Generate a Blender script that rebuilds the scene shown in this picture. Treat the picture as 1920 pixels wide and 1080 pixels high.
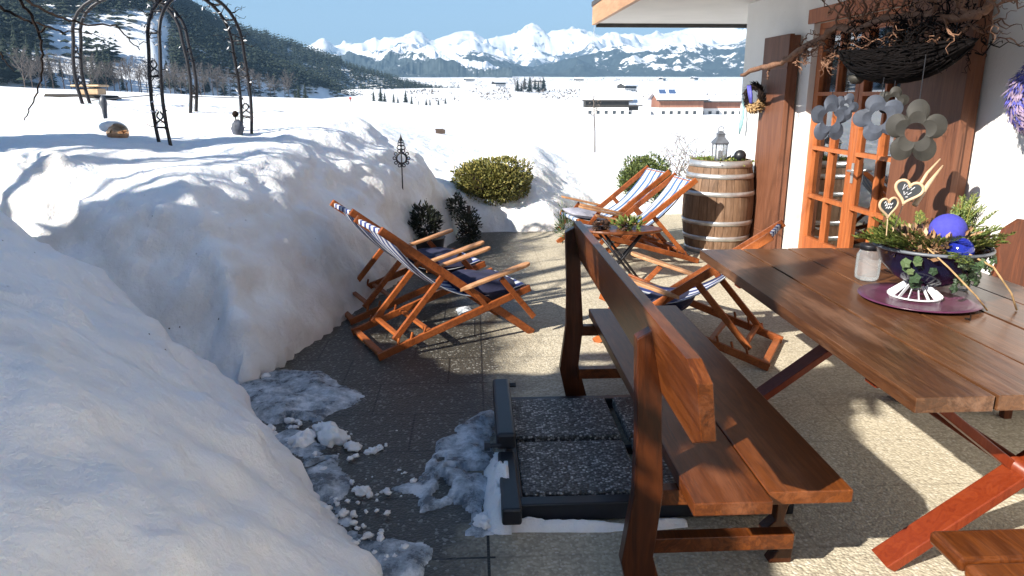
import bpy, math, random
import numpy as np
from mathutils import Vector, Matrix, Euler
R = math.radians
random.seed(7)
rng = np.random.default_rng(11)
for o in list(bpy.data.objects): bpy.data.objects.remove(o)
sc = bpy.context.scene
C = sc.collection

# ---------------------------------------------------------------- camera
H = 1.6
F = 1370.0
cd = bpy.data.cameras.new('camera')
cd.sensor_width = 36.0
cd.lens = F / 1920 * 36
cd.clip_start = 0.05
cd.clip_end = 40000
cam = bpy.data.objects.new('camera', cd); C.objects.link(cam)
cam.location = (0, 0, H)
PIT, YAW = R(14.879), R(2.988)
cam.rotation_euler = Euler((math.pi/2 - PIT, 0, -YAW), 'XYZ')
sc.camera = cam
fv = np.array([math.sin(YAW)*math.cos(PIT), math.cos(YAW)*math.cos(PIT), -math.sin(PIT)])
rv = np.array([math.cos(YAW), -math.sin(YAW), 0.0]); uv = np.cross(rv, fv)
def ray(px, py): return fv + rv*((px-960)/F) + uv*((540-py)/F)
def onz(px, py, z=0.0):
    d = ray(px, py); t = (z-H)/d[2]; return Vector((d[0]*t, d[1]*t, z))
def ony(px, py, y):
    d = ray(px, py); t = y/d[1]; return Vector((d[0]*t, y, H+d[2]*t))
def onx(px, py, x):
    d = ray(px, py); t = x/d[0]; return Vector((x, d[1]*t, H+d[2]*t))

# ---------------------------------------------------------------- light
SUNV = Vector((-1.3, -1.0, 1.0)).normalized()          # towards the sun
w = bpy.data.worlds.new('World'); sc.world = w; w.use_nodes = True
nt = w.node_tree
bg = nt.nodes['Background']; bg.inputs['Strength'].default_value = 0.062
sky = nt.nodes.new('ShaderNodeTexSky'); sky.sky_type = 'NISHITA'; sky.sun_disc = False
sky.sun_elevation = math.asin(SUNV.z); sky.sun_rotation = math.atan2(SUNV.x, SUNV.y)
sky.altitude = 800; sky.air_density = 1.0; sky.dust_density = 0.15; sky.ozone_density = 2.2
nt.links.new(sky.outputs[0], bg.inputs[0])
sd = bpy.data.lights.new('sun', 'SUN'); sd.energy = 5.0; sd.angle = R(0.5); sd.color = (1.0, 0.94, 0.84)
so = bpy.data.objects.new('sun', sd); C.objects.link(so)
so.rotation_euler = SUNV.to_track_quat('Z', 'Y').to_euler()
sc.view_settings.view_transform = 'Standard'; sc.view_settings.look = 'None'
sc.view_settings.exposure = 1.2; sc.view_settings.gamma = 1.0
sc.cycles.max_bounces = 8; sc.cycles.volume_bounces = 0

# ---------------------------------------------------------------- noise
def _hash(i, j, k):
    n = (i*374761393 + j*668265263 + k*2147483647 + 1274126177) & 0xffffffff
    n = ((n ^ (n >> 13)) * 1274126177) & 0xffffffff
    n = ((n ^ (n >> 16)) * 2246822519) & 0xffffffff
    return ((n ^ (n >> 15)) & 0xffff) / 65535.0
def vnoise(x, y, z=0.0):
    x = np.asarray(x, float); y = np.asarray(y, float); z = np.asarray(z, float) + 0*x
    xi = np.floor(x).astype(np.int64); yi = np.floor(y).astype(np.int64); zi = np.floor(z).astype(np.int64)
    fx, fy, fz = x-xi, y-yi, z-zi
    fx = fx*fx*(3-2*fx); fy = fy*fy*(3-2*fy); fz = fz*fz*(3-2*fz)
    r = 0
    for a in (0, 1):
        for b in (0, 1):
            for c in (0, 1):
                r = r + _hash(xi+a, yi+b, zi+c) * (fx if a else 1-fx) * (fy if b else 1-fy) * (fz if c else 1-fz)
    return r*2-1
def fbm(x, y, z=0.0, o=4, g=0.5):
    s = 0; a = 1.0; f = 1.0
    for i in range(o):
        s = s + a*vnoise(np.asarray(x)*f+17.3*i, np.asarray(y)*f-9.1*i, np.asarray(z)*f+3.7*i); a *= g; f *= 2.03
    return s
def sstep(a, b, x):
    t = np.clip((np.asarray(x, float)-a)/(b-a), 0, 1); return t*t*(3-2*t)

# ---------------------------------------------------------------- materials
class NT:
    def __init__(s, name):
        s.m = bpy.data.materials.new(name); s.m.use_nodes = True; s.t = s.m.node_tree
        s.b = s.t.nodes['Principled BSDF']; s.out = s.t.nodes['Material Output']
    def n(s, kind, **kw):
        q = s.t.nodes.new('ShaderNode'+kind)
        for k, v in kw.items():
            if k.startswith('i_'):
                key = k[2:]; key = int(key) if key.isdigit() else key.replace('_', ' ')
                if isinstance(v, bpy.types.NodeSocket): s.t.links.new(v, q.inputs[key])
                else: q.inputs[key].default_value = v
            else: setattr(q, k, v)
        return q
    def link(s, a, b): s.t.links.new(a, b)
    def ramp(s, fac, pts):
        q = s.n('ValToRGB'); s.link(fac, q.inputs[0]); e = q.color_ramp.elements
        while len(e) < len(pts): e.new(0.5)
        for el, (p, c) in zip(e, pts):
            el.position = p; el.color = (c[0], c[1], c[2], 1) if not isinstance(c, (int, float)) else (c, c, c, 1)
        return q.outputs[0]
    def mix(s, fac, a, b, mode='MIX'):
        q = s.n('Mix', data_type='RGBA', blend_type=mode)
        for v, i in ((fac, 0), (a, 6), (b, 7)):
            if isinstance(v, bpy.types.NodeSocket): s.link(v, q.inputs[i])
            else: q.inputs[i].default_value = v if i == 0 else (*v, 1)
        return q.outputs[2]
    def math(s, op, a, b=0.0, c=0.0):
        q = s.n('Math', operation=op)
        for i, v in enumerate((a, b, c)):
            if isinstance(v, bpy.types.NodeSocket): s.link(v, q.inputs[i])
            else: q.inputs[i].default_value = v
        return q.outputs[0]
    def coord(s, kind='Object', scale=(1, 1, 1), rot=(0, 0, 0)):
        t = s.n('TexCoord'); m = s.n('Mapping'); s.link(t.outputs[kind], m.inputs[0])
        m.inputs['Scale'].default_value = scale; m.inputs['Rotation'].default_value = rot
        return m.outputs[0]
    def pos(s, scale=(1, 1, 1)):
        t = s.n('NewGeometry'); m = s.n('Mapping'); s.link(t.outputs['Position'], m.inputs[0]); m.inputs['Scale'].default_value = scale
        return m.outputs[0]
    def noise(s, vec, scale, detail=4, rough=0.55, dist=0.0):
        q = s.n('TexNoise'); s.link(vec, q.inputs['Vector']); q.inputs['Scale'].default_value = scale
        q.inputs['Detail'].default_value = detail; q.inputs['Roughness'].default_value = rough; q.inputs['Distortion'].default_value = dist
        return q.outputs[0]
    def bump(s, h, strength=0.3, dist=0.01, prev=None):
        q = s.n('Bump'); s.link(h, q.inputs['Height']); q.inputs['Strength'].default_value = strength; q.inputs['Distance'].default_value = dist
        if prev is not None: s.link(prev, q.inputs['Normal'])
        s.link(q.outputs[0], s.b.inputs['Normal']); return q.outputs[0]
    def set(s, color=None, rough=None, metal=None, **kw):
        for k, v in (('Base Color', color), ('Roughness', rough), ('Metallic', metal)):
            if v is None: continue
            if isinstance(v, bpy.types.NodeSocket): s.link(v, s.b.inputs[k])
            else: s.b.inputs[k].default_value = (*v, 1) if k == 'Base Color' else v
        for k, v in kw.items(): s.b.inputs[k.replace('_', ' ')].default_value = v
        return s.m

def plain(name, col, rough=0.6, metal=0.0, var=0.25, scale=20, **kw):
    t = NT(name); v = t.noise(t.coord(), scale, 4)
    a = tuple(c*(1-var) for c in col); b = tuple(min(1, c*(1+var)) for c in col)
    return t.set(t.ramp(v, [(0.3, a), (0.7, b)]), rough, metal, **kw)

def mat_wood(name, dark, mid, light, axis='y', rough=0.4, wear=0.0, scale=1.0, bump=0.25, island=True, coat=0.0):
    t = NT(name)
    s = {'x': (1.2, 14, 14), 'y': (14, 1.2, 14), 'z': (14, 14, 1.2), 'n': (8, 8, 8)}[axis]
    co = t.coord('Object', tuple(q*scale for q in s))
    if island:
        g = t.n('NewGeometry'); ad = t.n('VectorMath', operation='ADD'); t.link(co, ad.inputs[0])
        sc_ = t.n('VectorMath', operation='SCALE'); cb = t.n('CombineXYZ')
        for i in range(3): t.link(g.outputs['Random Per Island'], cb.inputs[i])
        t.link(cb.outputs[0], sc_.inputs[0]); sc_.inputs['Scale'].default_value = 37.0
        t.link(sc_.outputs[0], ad.inputs[1]); co = ad.outputs[0]
    n1 = t.noise(co, 1.0, 5, 0.6, 0.6)
    rings = t.math('FRACT', t.math('MULTIPLY', n1, 7.0))
    tri = t.math('ABSOLUTE', t.math('SUBTRACT', rings, 0.5))
    n2 = t.noise(co, 5.0, 4, 0.7)
    fac = t.math('ADD', t.math('MULTIPLY', n1, 0.55), t.math('ADD', t.math('MULTIPLY', tri, 0.42), t.math('MULTIPLY', n2, 0.22)))
    col = t.ramp(fac, [(0.28, dark), (0.5, mid), (0.78, light)])
    if island:
        col = t.mix(0.35, col, t.ramp(g.outputs['Random Per Island'], [(0, dark), (1, light)]))
    if wear > 0:
        wn = t.math('MULTIPLY', t.noise(co, 0.9, 6, 0.75), t.math('ADD', 0.5, t.noise(t.coord('Object', (1, 1, 1)), 3.0, 3)))
        wf = t.ramp(wn, [(0.52, 0.0), (0.70, wear)])
        col = t.mix(wf, col, tuple(min(1, q*1.25+.05) for q in light))
    t.set(col, rough); t.b.inputs['Specular IOR Level'].default_value = 0.28
    t.b.inputs['Coat Weight'].default_value = coat*.25; t.b.inputs['Coat Roughness'].default_value = 0.25
    t.bump(fac, bump, 0.004)
    return t.m

M = {}
M['chair'] = mat_wood('chair_wood', (0.10, 0.022, 0.006), (0.26, 0.066, 0.015), (0.40, 0.125, 0.034), 'n', 0.42, 0.12, 1.4)
M['chair_arm'] = mat_wood('arm_wood', (0.28, 0.12, 0.05), (0.42, 0.21, 0.10), (0.55, 0.32, 0.17), 'n', 0.5, 0.5, 1.4)
M['bench'] = mat_wood('bench_wood', (0.022, 0.005, 0.002), (0.095, 0.024, 0.005), (0.22, 0.064, 0.013), 'y', 0.33, 0.25, 1.0, coat=0.3)
M['bench_v'] = mat_wood('bench_post_wood', (0.014, 0.003, 0.001), (0.055, 0.013, 0.003), (0.12, 0.033, 0.007), 'z', 0.33, 0.15, 1.0, coat=0.3)
M['table'] = mat_wood('table_wood', (0.018, 0.007, 0.003), (0.075, 0.027, 0.010), (0.19, 0.085, 0.036), 'y', 0.36, 0.5, 0.8, coat=0.25)
M['trestle'] = mat_wood('trestle_wood', (0.11, 0.014, 0.004), (0.17, 0.026, 0.007), (0.23, 0.044, 0.012), 'z', 0.4, 0.05)
M['shutter'] = mat_wood('shutter_wood', (0.075, 0.03, 0.018), (0.165, 0.066, 0.036), (0.24, 0.10, 0.052), 'z', 0.5, 0.1, 0.6)
M['door'] = mat_wood('door_wood', (0.20, 0.050, 0.016), (0.38, 0.11, 0.033), (0.48, 0.165, 0.055), 'z', 0.4, 0.0, 0.7)
M['fascia'] = mat_wood('fascia_wood', (0.25, 0.13, 0.07), (0.40, 0.22, 0.12), (0.5, 0.3, 0.18), 'y', 0.6, 0.2, 0.6)
M['barrel'] = mat_wood('barrel_oak', (0.06, 0.034, 0.020), (0.16, 0.092, 0.054), (0.28, 0.175, 0.11), 'z', 0.6, 0.35, 0.9)
M['farmwood'] = mat_wood('barn_wood', (0.02, 0.02, 0.018), (0.035, 0.033, 0.03), (0.05, 0.045, 0.04), 'z', 0.8, 0.0, 0.02)
M['farmred'] = mat_wood('barn_red', (0.16, 0.07, 0.05), (0.26, 0.12, 0.08), (0.34, 0.18, 0.12), 'z', 0.8, 0.0, 0.02)
M['twig'] = mat_wood('corkscrew_bark', (0.05, 0.022, 0.014), (0.17, 0.082, 0.048), (0.33, 0.19, 0.12), 'n', 0.7, 0.0, 2.0)
M['darktwig'] = plain('dark_twig', (0.016, 0.010, 0.008), 0.9, 0, 0.5, Specular_IOR_Level=.15)
M['bark'] = plain('bark', (0.075, 0.052, 0.042), 0.9, 0, 0.35, 6)
M['bare'] = plain('bare_twigs', (0.12, 0.10, 0.09), 0.9, 0, 0.3, 0.3)
M['willow'] = plain('dark_willow', (0.006, 0.0045, 0.0045), 0.9, 0, 0.4, Specular_IOR_Level=.1)
M['dryl'] = plain('lilac_gauze', (0.22, 0.16, 0.24), 0.8, 0, 0.4, 30)
M['iron'] = plain('dark_iron', (0.012, 0.012, 0.016), 0.45, 0.3, 0.3)
M['steel'] = plain('galvanised_hoop', (0.55, 0.56, 0.57), 0.38, 0.75, 0.2, 12)
M['zinc'] = plain('zinc_flower', (0.055, 0.065, 0.09), 0.65, 0.1, 0.45, 9)
M['zincdark'] = plain('tarnished_zinc', (0.022, 0.020, 0.016), 0.65, 0.05, 0.6, 9)
M['black'] = plain('black_plastic', (0.012, 0.013, 0.017), 0.4, 0, 0.2)
M['navy'] = plain('navy_cushion', (0.016, 0.018, 0.05), 0.9, 0, 0.2, 60)
M['purple'] = plain('purple_ribbon', (0.07, 0.07, 0.34), 0.6, 0, 0.35, 30)
M['blueball'] = plain('blue_ball', (0.05, 0.05, 0.36), 0.9, 0, 0.12, 60)
M['blueglass'] = plain('blue_glaze', (0.01, 0.018, 0.20), 0.12, 0, 0.4, 14)
M['bowl'] = plain('dark_bowl', (0.008, 0.010, 0.028), 0.15, 0, 0.3, 12)
M['plate'] = plain('aubergine_plate', (0.085, 0.022, 0.055), 0.3, 0, 0.3, 14)
M['white'] = plain('white_enamel', (0.62, 0.62, 0.64), 0.35, 0, 0.1, 12)
M['slate'] = plain('chalk_slate', (0.03, 0.035, 0.04), 0.7, 0, 0.2)
M['lightwood'] = plain('pale_wood', (0.52, 0.36, 0.22), 0.6, 0, 0.2, 30)
M['straw'] = plain('straw', (0.38, 0.24, 0.11), 0.8, 0, 0.4, 40)
M['moss'] = plain('moss', (0.10, 0.12, 0.025), 0.9, 0, 0.5, 30)
M['teal'] = plain('faded_teal_cloth', (0.22, 0.38, 0.42), 0.9, 0, 0.2, 20)
M['redbrown'] = mat_wood('carved_chair_wood', (0.05, 0.018, 0.010), (0.11, 0.035, 0.016), (0.2, 0.06, 0.025), 'z', 0.4, 0.05)
M['copper'] = plain('copper_glass', (0.55, 0.30, 0.16), 0.15, 0.9, 0.4, 12)
M['verdigris'] = plain('grey_ceramic', (0.10, 0.11, 0.13), 0.4, 0, 0.3, 12)
M['pinecone'] = plain('pine_cone', (0.07, 0.035, 0.022), 0.8, 0, 0.4, 40)
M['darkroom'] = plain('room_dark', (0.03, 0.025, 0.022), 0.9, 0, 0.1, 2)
M['curtain'] = plain('grey_curtain', (0.36, 0.33, 0.31), 0.9, 0, 0.15, 5)
M['ribbon'] = plain('red_curtain', (0.45, 0.03, 0.02), 0.8, 0, 0.15, 5)
M['soffit'] = plain('soffit_paint', (0.60, 0.57, 0.53), 0.8, 0, 0.05, 2)
M['darktrim'] = plain('dark_trim', (0.05, 0.045, 0.042), 0.6, 0, 0.2, 4)
M['farmwhite'] = plain('farm_plaster', (0.7, 0.68, 0.66), 0.8, 0, 0.05, 2)
M['glassdark'] = plain('far_window', (0.04, 0.05, 0.06), 0.2, 0, 0.2, 2)
M['solar'] = plain('solar_panel', (0.06, 0.10, 0.2), 0.2, 0, 0.2, 2)

def mat_leaf(name, a, b, c=None, rough=0.6):
    t = NT(name); g = t.n('NewGeometry')
    pts = [(0.0, a), (0.6, b), (1.0, c or b)]
    return t.set(t.ramp(g.outputs['Random Per Island'], pts), rough)
M['box'] = mat_leaf('boxwood_leaf', (0.05, 0.06, 0.014), (0.16, 0.155, 0.035), (0.30, 0.25, 0.07))
M['boxg'] = mat_leaf('box_green_leaf', (0.03, 0.05, 0.015), (0.085, 0.12, 0.03), (0.16, 0.19, 0.05))
M['darkleaf'] = mat_leaf('dark_leaf', (0.004, 0.006, 0.004), (0.012, 0.018, 0.008), (0.03, 0.036, 0.018))
M['sprig'] = mat_leaf('thuja_sprig', (0.045, 0.075, 0.015), (0.12, 0.17, 0.03), (0.22, 0.20, 0.05))
M['ivy'] = mat_leaf('ivy_leaf', (0.012, 0.03, 0.012), (0.045, 0.085, 0.03), (0.13, 0.16, 0.07))
M['dryleaf'] = mat_leaf('dry_leaf', (0.10, 0.045, 0.02), (0.28, 0.15, 0.07), (0.45, 0.30, 0.18))
M['conifer'] = mat_leaf('spruce_needles', (0.005, 0.010, 0.007), (0.015, 0.027, 0.016), (0.034, 0.046, 0.026), 0.95)

def mat_snow(name, far=False):
    t = NT(name); p = t.pos()
    v = t.noise(p, 0.9, 5, 0.6); v2 = t.noise(p, 5.0, 4, 0.6)
    col = t.ramp(t.math('ADD', t.math('MULTIPLY', v, 0.7), t.math('MULTIPLY', v2, 0.3)),
                 [(0.36, (0.84, 0.82, 0.80)), (0.47, (0.88, 0.89, 0.90)), (0.60, (0.88, 0.91, 0.95))] if not far else
                 [(0.3, (0.84, 0.86, 0.90)), (0.6, (0.90, 0.91, 0.93))])
    if not far:
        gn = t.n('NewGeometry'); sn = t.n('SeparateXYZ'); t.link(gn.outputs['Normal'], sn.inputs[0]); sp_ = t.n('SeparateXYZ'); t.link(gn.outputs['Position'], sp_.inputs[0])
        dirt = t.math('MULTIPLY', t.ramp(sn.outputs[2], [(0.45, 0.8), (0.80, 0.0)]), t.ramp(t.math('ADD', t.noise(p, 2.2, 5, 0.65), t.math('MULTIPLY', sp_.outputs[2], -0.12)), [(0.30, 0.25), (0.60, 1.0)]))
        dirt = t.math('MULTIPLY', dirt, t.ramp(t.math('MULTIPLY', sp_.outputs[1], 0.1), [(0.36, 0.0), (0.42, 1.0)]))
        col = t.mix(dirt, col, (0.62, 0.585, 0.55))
        sp = t.n('TexVoronoi', feature='F1'); t.link(p, sp.inputs['Vector']); sp.inputs['Scale'].default_value = 9.0
        dm = t.ramp(sp.outputs['Distance'], [(0.035, 1.0), (0.055, 0.0)])
        gate = t.ramp(t.noise(p, 2.3, 2), [(0.50, 0.0), (0.56, 1.0)])
        col = t.mix(t.math('MULTIPLY', dm, gate), col, (0.06, 0.045, 0.03))
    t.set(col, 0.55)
    t.b.inputs['Specular IOR Level'].default_value = 0.25
    if not far:
        t.b.inputs['Subsurface Weight'].default_value = 0.25
        t.b.inputs['Subsurface Radius'].default_value = (0.05, 0.08, 0.12); t.b.inputs['Subsurface Scale'].default_value = 0.6
        vb = t.n('TexVoronoi', feature='SMOOTH_F1'); t.link(p, vb.inputs['Vector']); vb.inputs['Scale'].default_value = 22
        h = t.math('ADD', t.noise(p, 14, 6, 0.65), t.math('MULTIPLY', t.noise(p, 90, 3, 0.7), 0.22)); h = t.math('SUBTRACT', h, t.math('MULTIPLY', vb.outputs['Distance'], 0.35))
        t.bump(h, 0.5, 0.045)
    else:
        t.bump(t.noise(p, 0.5, 6, 0.6), 0.3, 0.3)
    return t.m
M['snow'] = mat_snow('snow_near'); M['snowfar'] = mat_snow('snow_far', True)

def mat_terrace():
    t = NT('exposed_aggregate'); p = t.pos()
    v = t.n('TexVoronoi', feature='F1'); t.link(p, v.inputs['Vector']); v.inputs['Scale'].default_value = 85
    cellv = t.n('SeparateColor'); t.link(v.outputs['Color'], cellv.inputs[0])
    peb = t.ramp(cellv.outputs[0], [(0.0, (0.20, 0.17, 0.13)), (0.35, (0.40, 0.35, 0.26)), (0.7, (0.58, 0.52, 0.39)), (0.93, (0.68, 0.62, 0.50)), (1.0, (0.76, 0.72, 0.64))])
    edge = t.ramp(v.outputs['Distance'], [(0.45, 0.0), (0.75, 1.0)])
    col = t.mix(t.math('MULTIPLY', edge, 0.55), peb, (0.22, 0.185, 0.13))
    col = t.mix(0.45, col, (0.52, 0.46, 0.34))
    big = t.noise(p, 1.3, 5, 0.6)
    col = t.mix(t.ramp(big, [(0.35, 0.25), (0.62, 0.0)]), col, (0.34, 0.29, 0.21))
    sx = t.n('SeparateXYZ'); t.link(p, sx.inputs[0]); X, Y = sx.outputs[0], sx.outputs[1]
    # joints
    row = t.math('DIVIDE', t.math('SUBTRACT', Y, 0.22), 0.41)
    ri = t.math('FLOOR', row); rf = t.math('FRACT', row)
    jr = t.math('LESS_THAN', rf, 0.028)
    off = t.math('FRACT', t.math('MULTIPLY', ri, 0.37))
    cx = t.math('FRACT', t.math('ADD', t.math('DIVIDE', t.math('SUBTRACT', X, 0.03), 0.60), t.math('MULTIPLY', off, t.math('LESS_THAN', X, 0.03))))
    jc = t.math('LESS_THAN', cx, 0.018)
    j = t.math('MAXIMUM', jr, jc)
    right = t.ramp(X, [(0.0, 1.0), (1.0, 1.0)])
    jf = t.math('MULTIPLY', j, t.math('SUBTRACT', 1.0, t.math('MULTIPLY', t.math('GREATER_THAN', X, 0.06), 0.82)))
    pav = t.n('TexWhiteNoise', noise_dimensions='2D'); cb = t.n('CombineXYZ'); t.link(ri, cb.inputs[0])
    t.link(t.math('FLOOR', t.math('ADD', t.math('DIVIDE', t.math('SUBTRACT', X, 0.03), 0.60), off)), cb.inputs[1]); t.link(cb.outputs[0], pav.inputs['Vector'])
    col = t.mix(t.math('MULTIPLY', pav.outputs['Value'], 0.16), col, (0.16, 0.14, 0.11))
    # melt water along the snow bank, darkened further with painted shade
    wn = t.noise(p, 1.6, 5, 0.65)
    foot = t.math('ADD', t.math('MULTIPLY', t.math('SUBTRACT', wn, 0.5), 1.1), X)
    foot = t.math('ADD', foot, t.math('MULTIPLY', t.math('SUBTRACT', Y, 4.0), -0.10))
    wet_shade = t.ramp(foot, [(0.08, 1.0), (0.36, 0.0)])
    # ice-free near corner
    col = t.mix(t.math('MULTIPLY', wet_shade, 0.90), col, (0.017, 0.016, 0.015))
    hl = t.ramp(cellv.outputs[1], [(0.90, 0.0), (0.93, 1.0)])
    col = t.mix(t.math('MULTIPLY', hl, t.math('MULTIPLY', wet_shade, 0.55)), col, (0.34, 0.33, 0.30))
    col = t.mix(jf, col, (0.02, 0.018, 0.015))
    rough = t.math('SUBTRACT', 0.85, t.math('MULTIPLY', wet_shade, 0.45))
    t.set(col, rough)
    h = t.math('SUBTRACT', t.math('SUBTRACT', 1.0, v.outputs['Distance']), t.math('MULTIPLY', j, 2.0))
    t.bump(h, 0.6, 0.006)
    return t.m
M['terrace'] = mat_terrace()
def mat_aggr():
    t = NT('coarse_aggregate'); p = t.pos()
    v = t.n('TexVoronoi', feature='F1'); t.link(p, v.inputs['Vector']); v.inputs['Scale'].default_value = 88
    c = t.n('SeparateColor'); t.link(v.outputs['Color'], c.inputs[0])
    col = t.ramp(c.outputs[0], [(0.0, (0.035, 0.04, 0.04)), (0.5, (0.10, 0.11, 0.11)), (0.8, (0.26, 0.27, 0.27)), (1.0, (0.62, 0.62, 0.60))])
    col = t.mix(t.ramp(v.outputs['Distance'], [(0.4, 0.0), (0.7, 0.85)]), col, (0.025, 0.025, 0.025))
    t.set(col, 0.5); t.bump(t.math('SUBTRACT', 1.0, v.outputs['Distance']), 0.9, 0.008); return t.m
M['aggr'] = mat_aggr()
def mat_ice():
    t = NT('slushy_ice'); p = t.pos(); n = t.noise(p, 9, 6, 0.7)
    t.set(t.ramp(n, [(0.38, (0.10, 0.12, 0.14)), (0.50, (0.34, 0.38, 0.42)), (0.62, (0.70, 0.73, 0.77))]), t.ramp(n, [(0.4, 0.18), (0.6, 0.6)]))
    t.bump(t.noise(p, 30, 5, 0.7), 0.8, 0.02); return t.m
M['ice'] = mat_ice()
def mat_plaster():
    t = NT('white_plaster'); p = t.pos()
    t.set(t.ramp(t.noise(p, 1.5, 5), [(0.3, (0.72, 0.70, 0.67)), (0.7, (0.80, 0.79, 0.77))]), 0.85)
    t.bump(t.noise(p, 45, 5, 0.7), 0.35, 0.008); return t.m
M['plaster'] = mat_plaster()
def mat_glass(name, tint=(0.9, 0.95, 0.95), ior=1.5, base_t=0.0):
    t = NT(name); t.t.nodes.remove(t.b)
    gl = t.n('BsdfGlossy'); gl.inputs['Roughness'].default_value = 0.02
    tr = t.n('BsdfTransparent'); tr.inputs['Color'].default_value = (*tint, 1)
    fr = t.n('Fresnel'); fr.inputs['IOR'].default_value = ior
    mx = t.n('MixShader'); t.link(t.math('MAXIMUM', fr.outputs[0], base_t), mx.inputs[0]); t.link(tr.outputs[0], mx.inputs[1]); t.link(gl.outputs[0], mx.inputs[2])
    t.link(mx.outputs[0], t.out.inputs[0]); return t.m
M['pane'] = mat_glass('window_glass', (0.75, 0.78, 0.78), 2.0, 0.42)
M['jar'] = mat_glass('clear_glass', (0.93, 0.94, 0.94), 1.25)
_t = M['jar'].node_tree; _mx = [n for n in _t.nodes if n.type == 'MIX_SHADER'][0]; _df = _t.nodes.new('ShaderNodeBsdfDiffuse'); _df.inputs[0].default_value = (.8, .82, .84, 1)
_m2 = _t.nodes.new('ShaderNodeMixShader'); _m2.inputs[0].default_value = .13; _t.links.new(_mx.outputs[0], _m2.inputs[1]); _t.links.new(_df.outputs[0], _m2.inputs[2]); _t.links.new(_m2.outputs[0], [n for n in _t.nodes if n.type == 'OUTPUT_MATERIAL'][0].inputs[0])
def mat_stripe(name, cols, period):
    t = NT(name); co = t.coord('Object'); s = t.n('SeparateXYZ'); t.link(co, s.inputs[0])
    f = t.math('FRACT', t.math('DIVIDE', t.math('ADD', s.outputs[1], 5.0), period))
    q = t.n('ValToRGB'); q.color_ramp.interpolation = 'CONSTANT'; t.link(f, q.inputs[0]); e = q.color_ramp.elements
    while len(e) < len(cols): e.new(0.5)
    for el, (p, c) in zip(e, cols): el.position = p; el.color = (*c, 1)
    t.set(q.outputs[0], 0.9); t.bump(t.noise(co, 400, 2), 0.15, 0.002); return t.m
NV, WH, LB = (0.02, 0.035, 0.15), (0.46, 0.48, 0.52), (0.05, 0.12, 0.27)
M['stripeA'] = mat_stripe('navy_stripe', [(0, NV), (0.5, WH)], 0.092)
M['stripeB'] = mat_stripe('blue_stripe', [(0, LB), (0.34, WH), (0.56, (0.04, 0.08, 0.20)), (0.66, WH)], 0.125)

def mat_mountain(name, thr, forest, z0, z1, freq):
    t = NT(name); p = t.pos(); g = t.n('NewGeometry'); s = t.n('SeparateXYZ'); t.link(g.outputs['Position'], s.inputs[0])
    ns = t.n('SeparateXYZ'); t.link(g.outputs['Normal'], ns.inputs[0])
    n = t.noise(p, freq, 8, 0.62); n2 = t.noise(p, freq*5, 6, 0.7); n3 = t.noise(t.pos((1, 1, 0.25)), freq*22, 3, 0.6)
    hgt = t.n('MapRange'); t.link(s.outputs[2], hgt.inputs[0]); hgt.inputs[1].default_value = z0; hgt.inputs[2].default_value = z1
    a = t.math('ADD', t.math('MULTIPLY', n, 2.6), t.math('MULTIPLY', n2, 1.3))
    a = t.math('ADD', a, t.math('SUBTRACT', t.math('MULTIPLY', n3, 0.9), 1.9))
    a = t.math('SUBTRACT', a, t.math('MULTIPLY', hgt.outputs[0], 0.75))
    a = t.math('ADD', a, t.math('MULTIPLY', t.math('SUBTRACT', 1.0, ns.outputs[2]), 0.25))
    fac = t.ramp(a, [(thr-0.05, 0.0), (thr+0.05, 1.0)])
    tr = t.ramp(n3, [(0.35, (0.016, 0.026, 0.024)), (0.62, tuple(forest))])
    t.set(t.mix(fac, (0.90, 0.92, 0.95), tr), 0.9)
    return t.m

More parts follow.
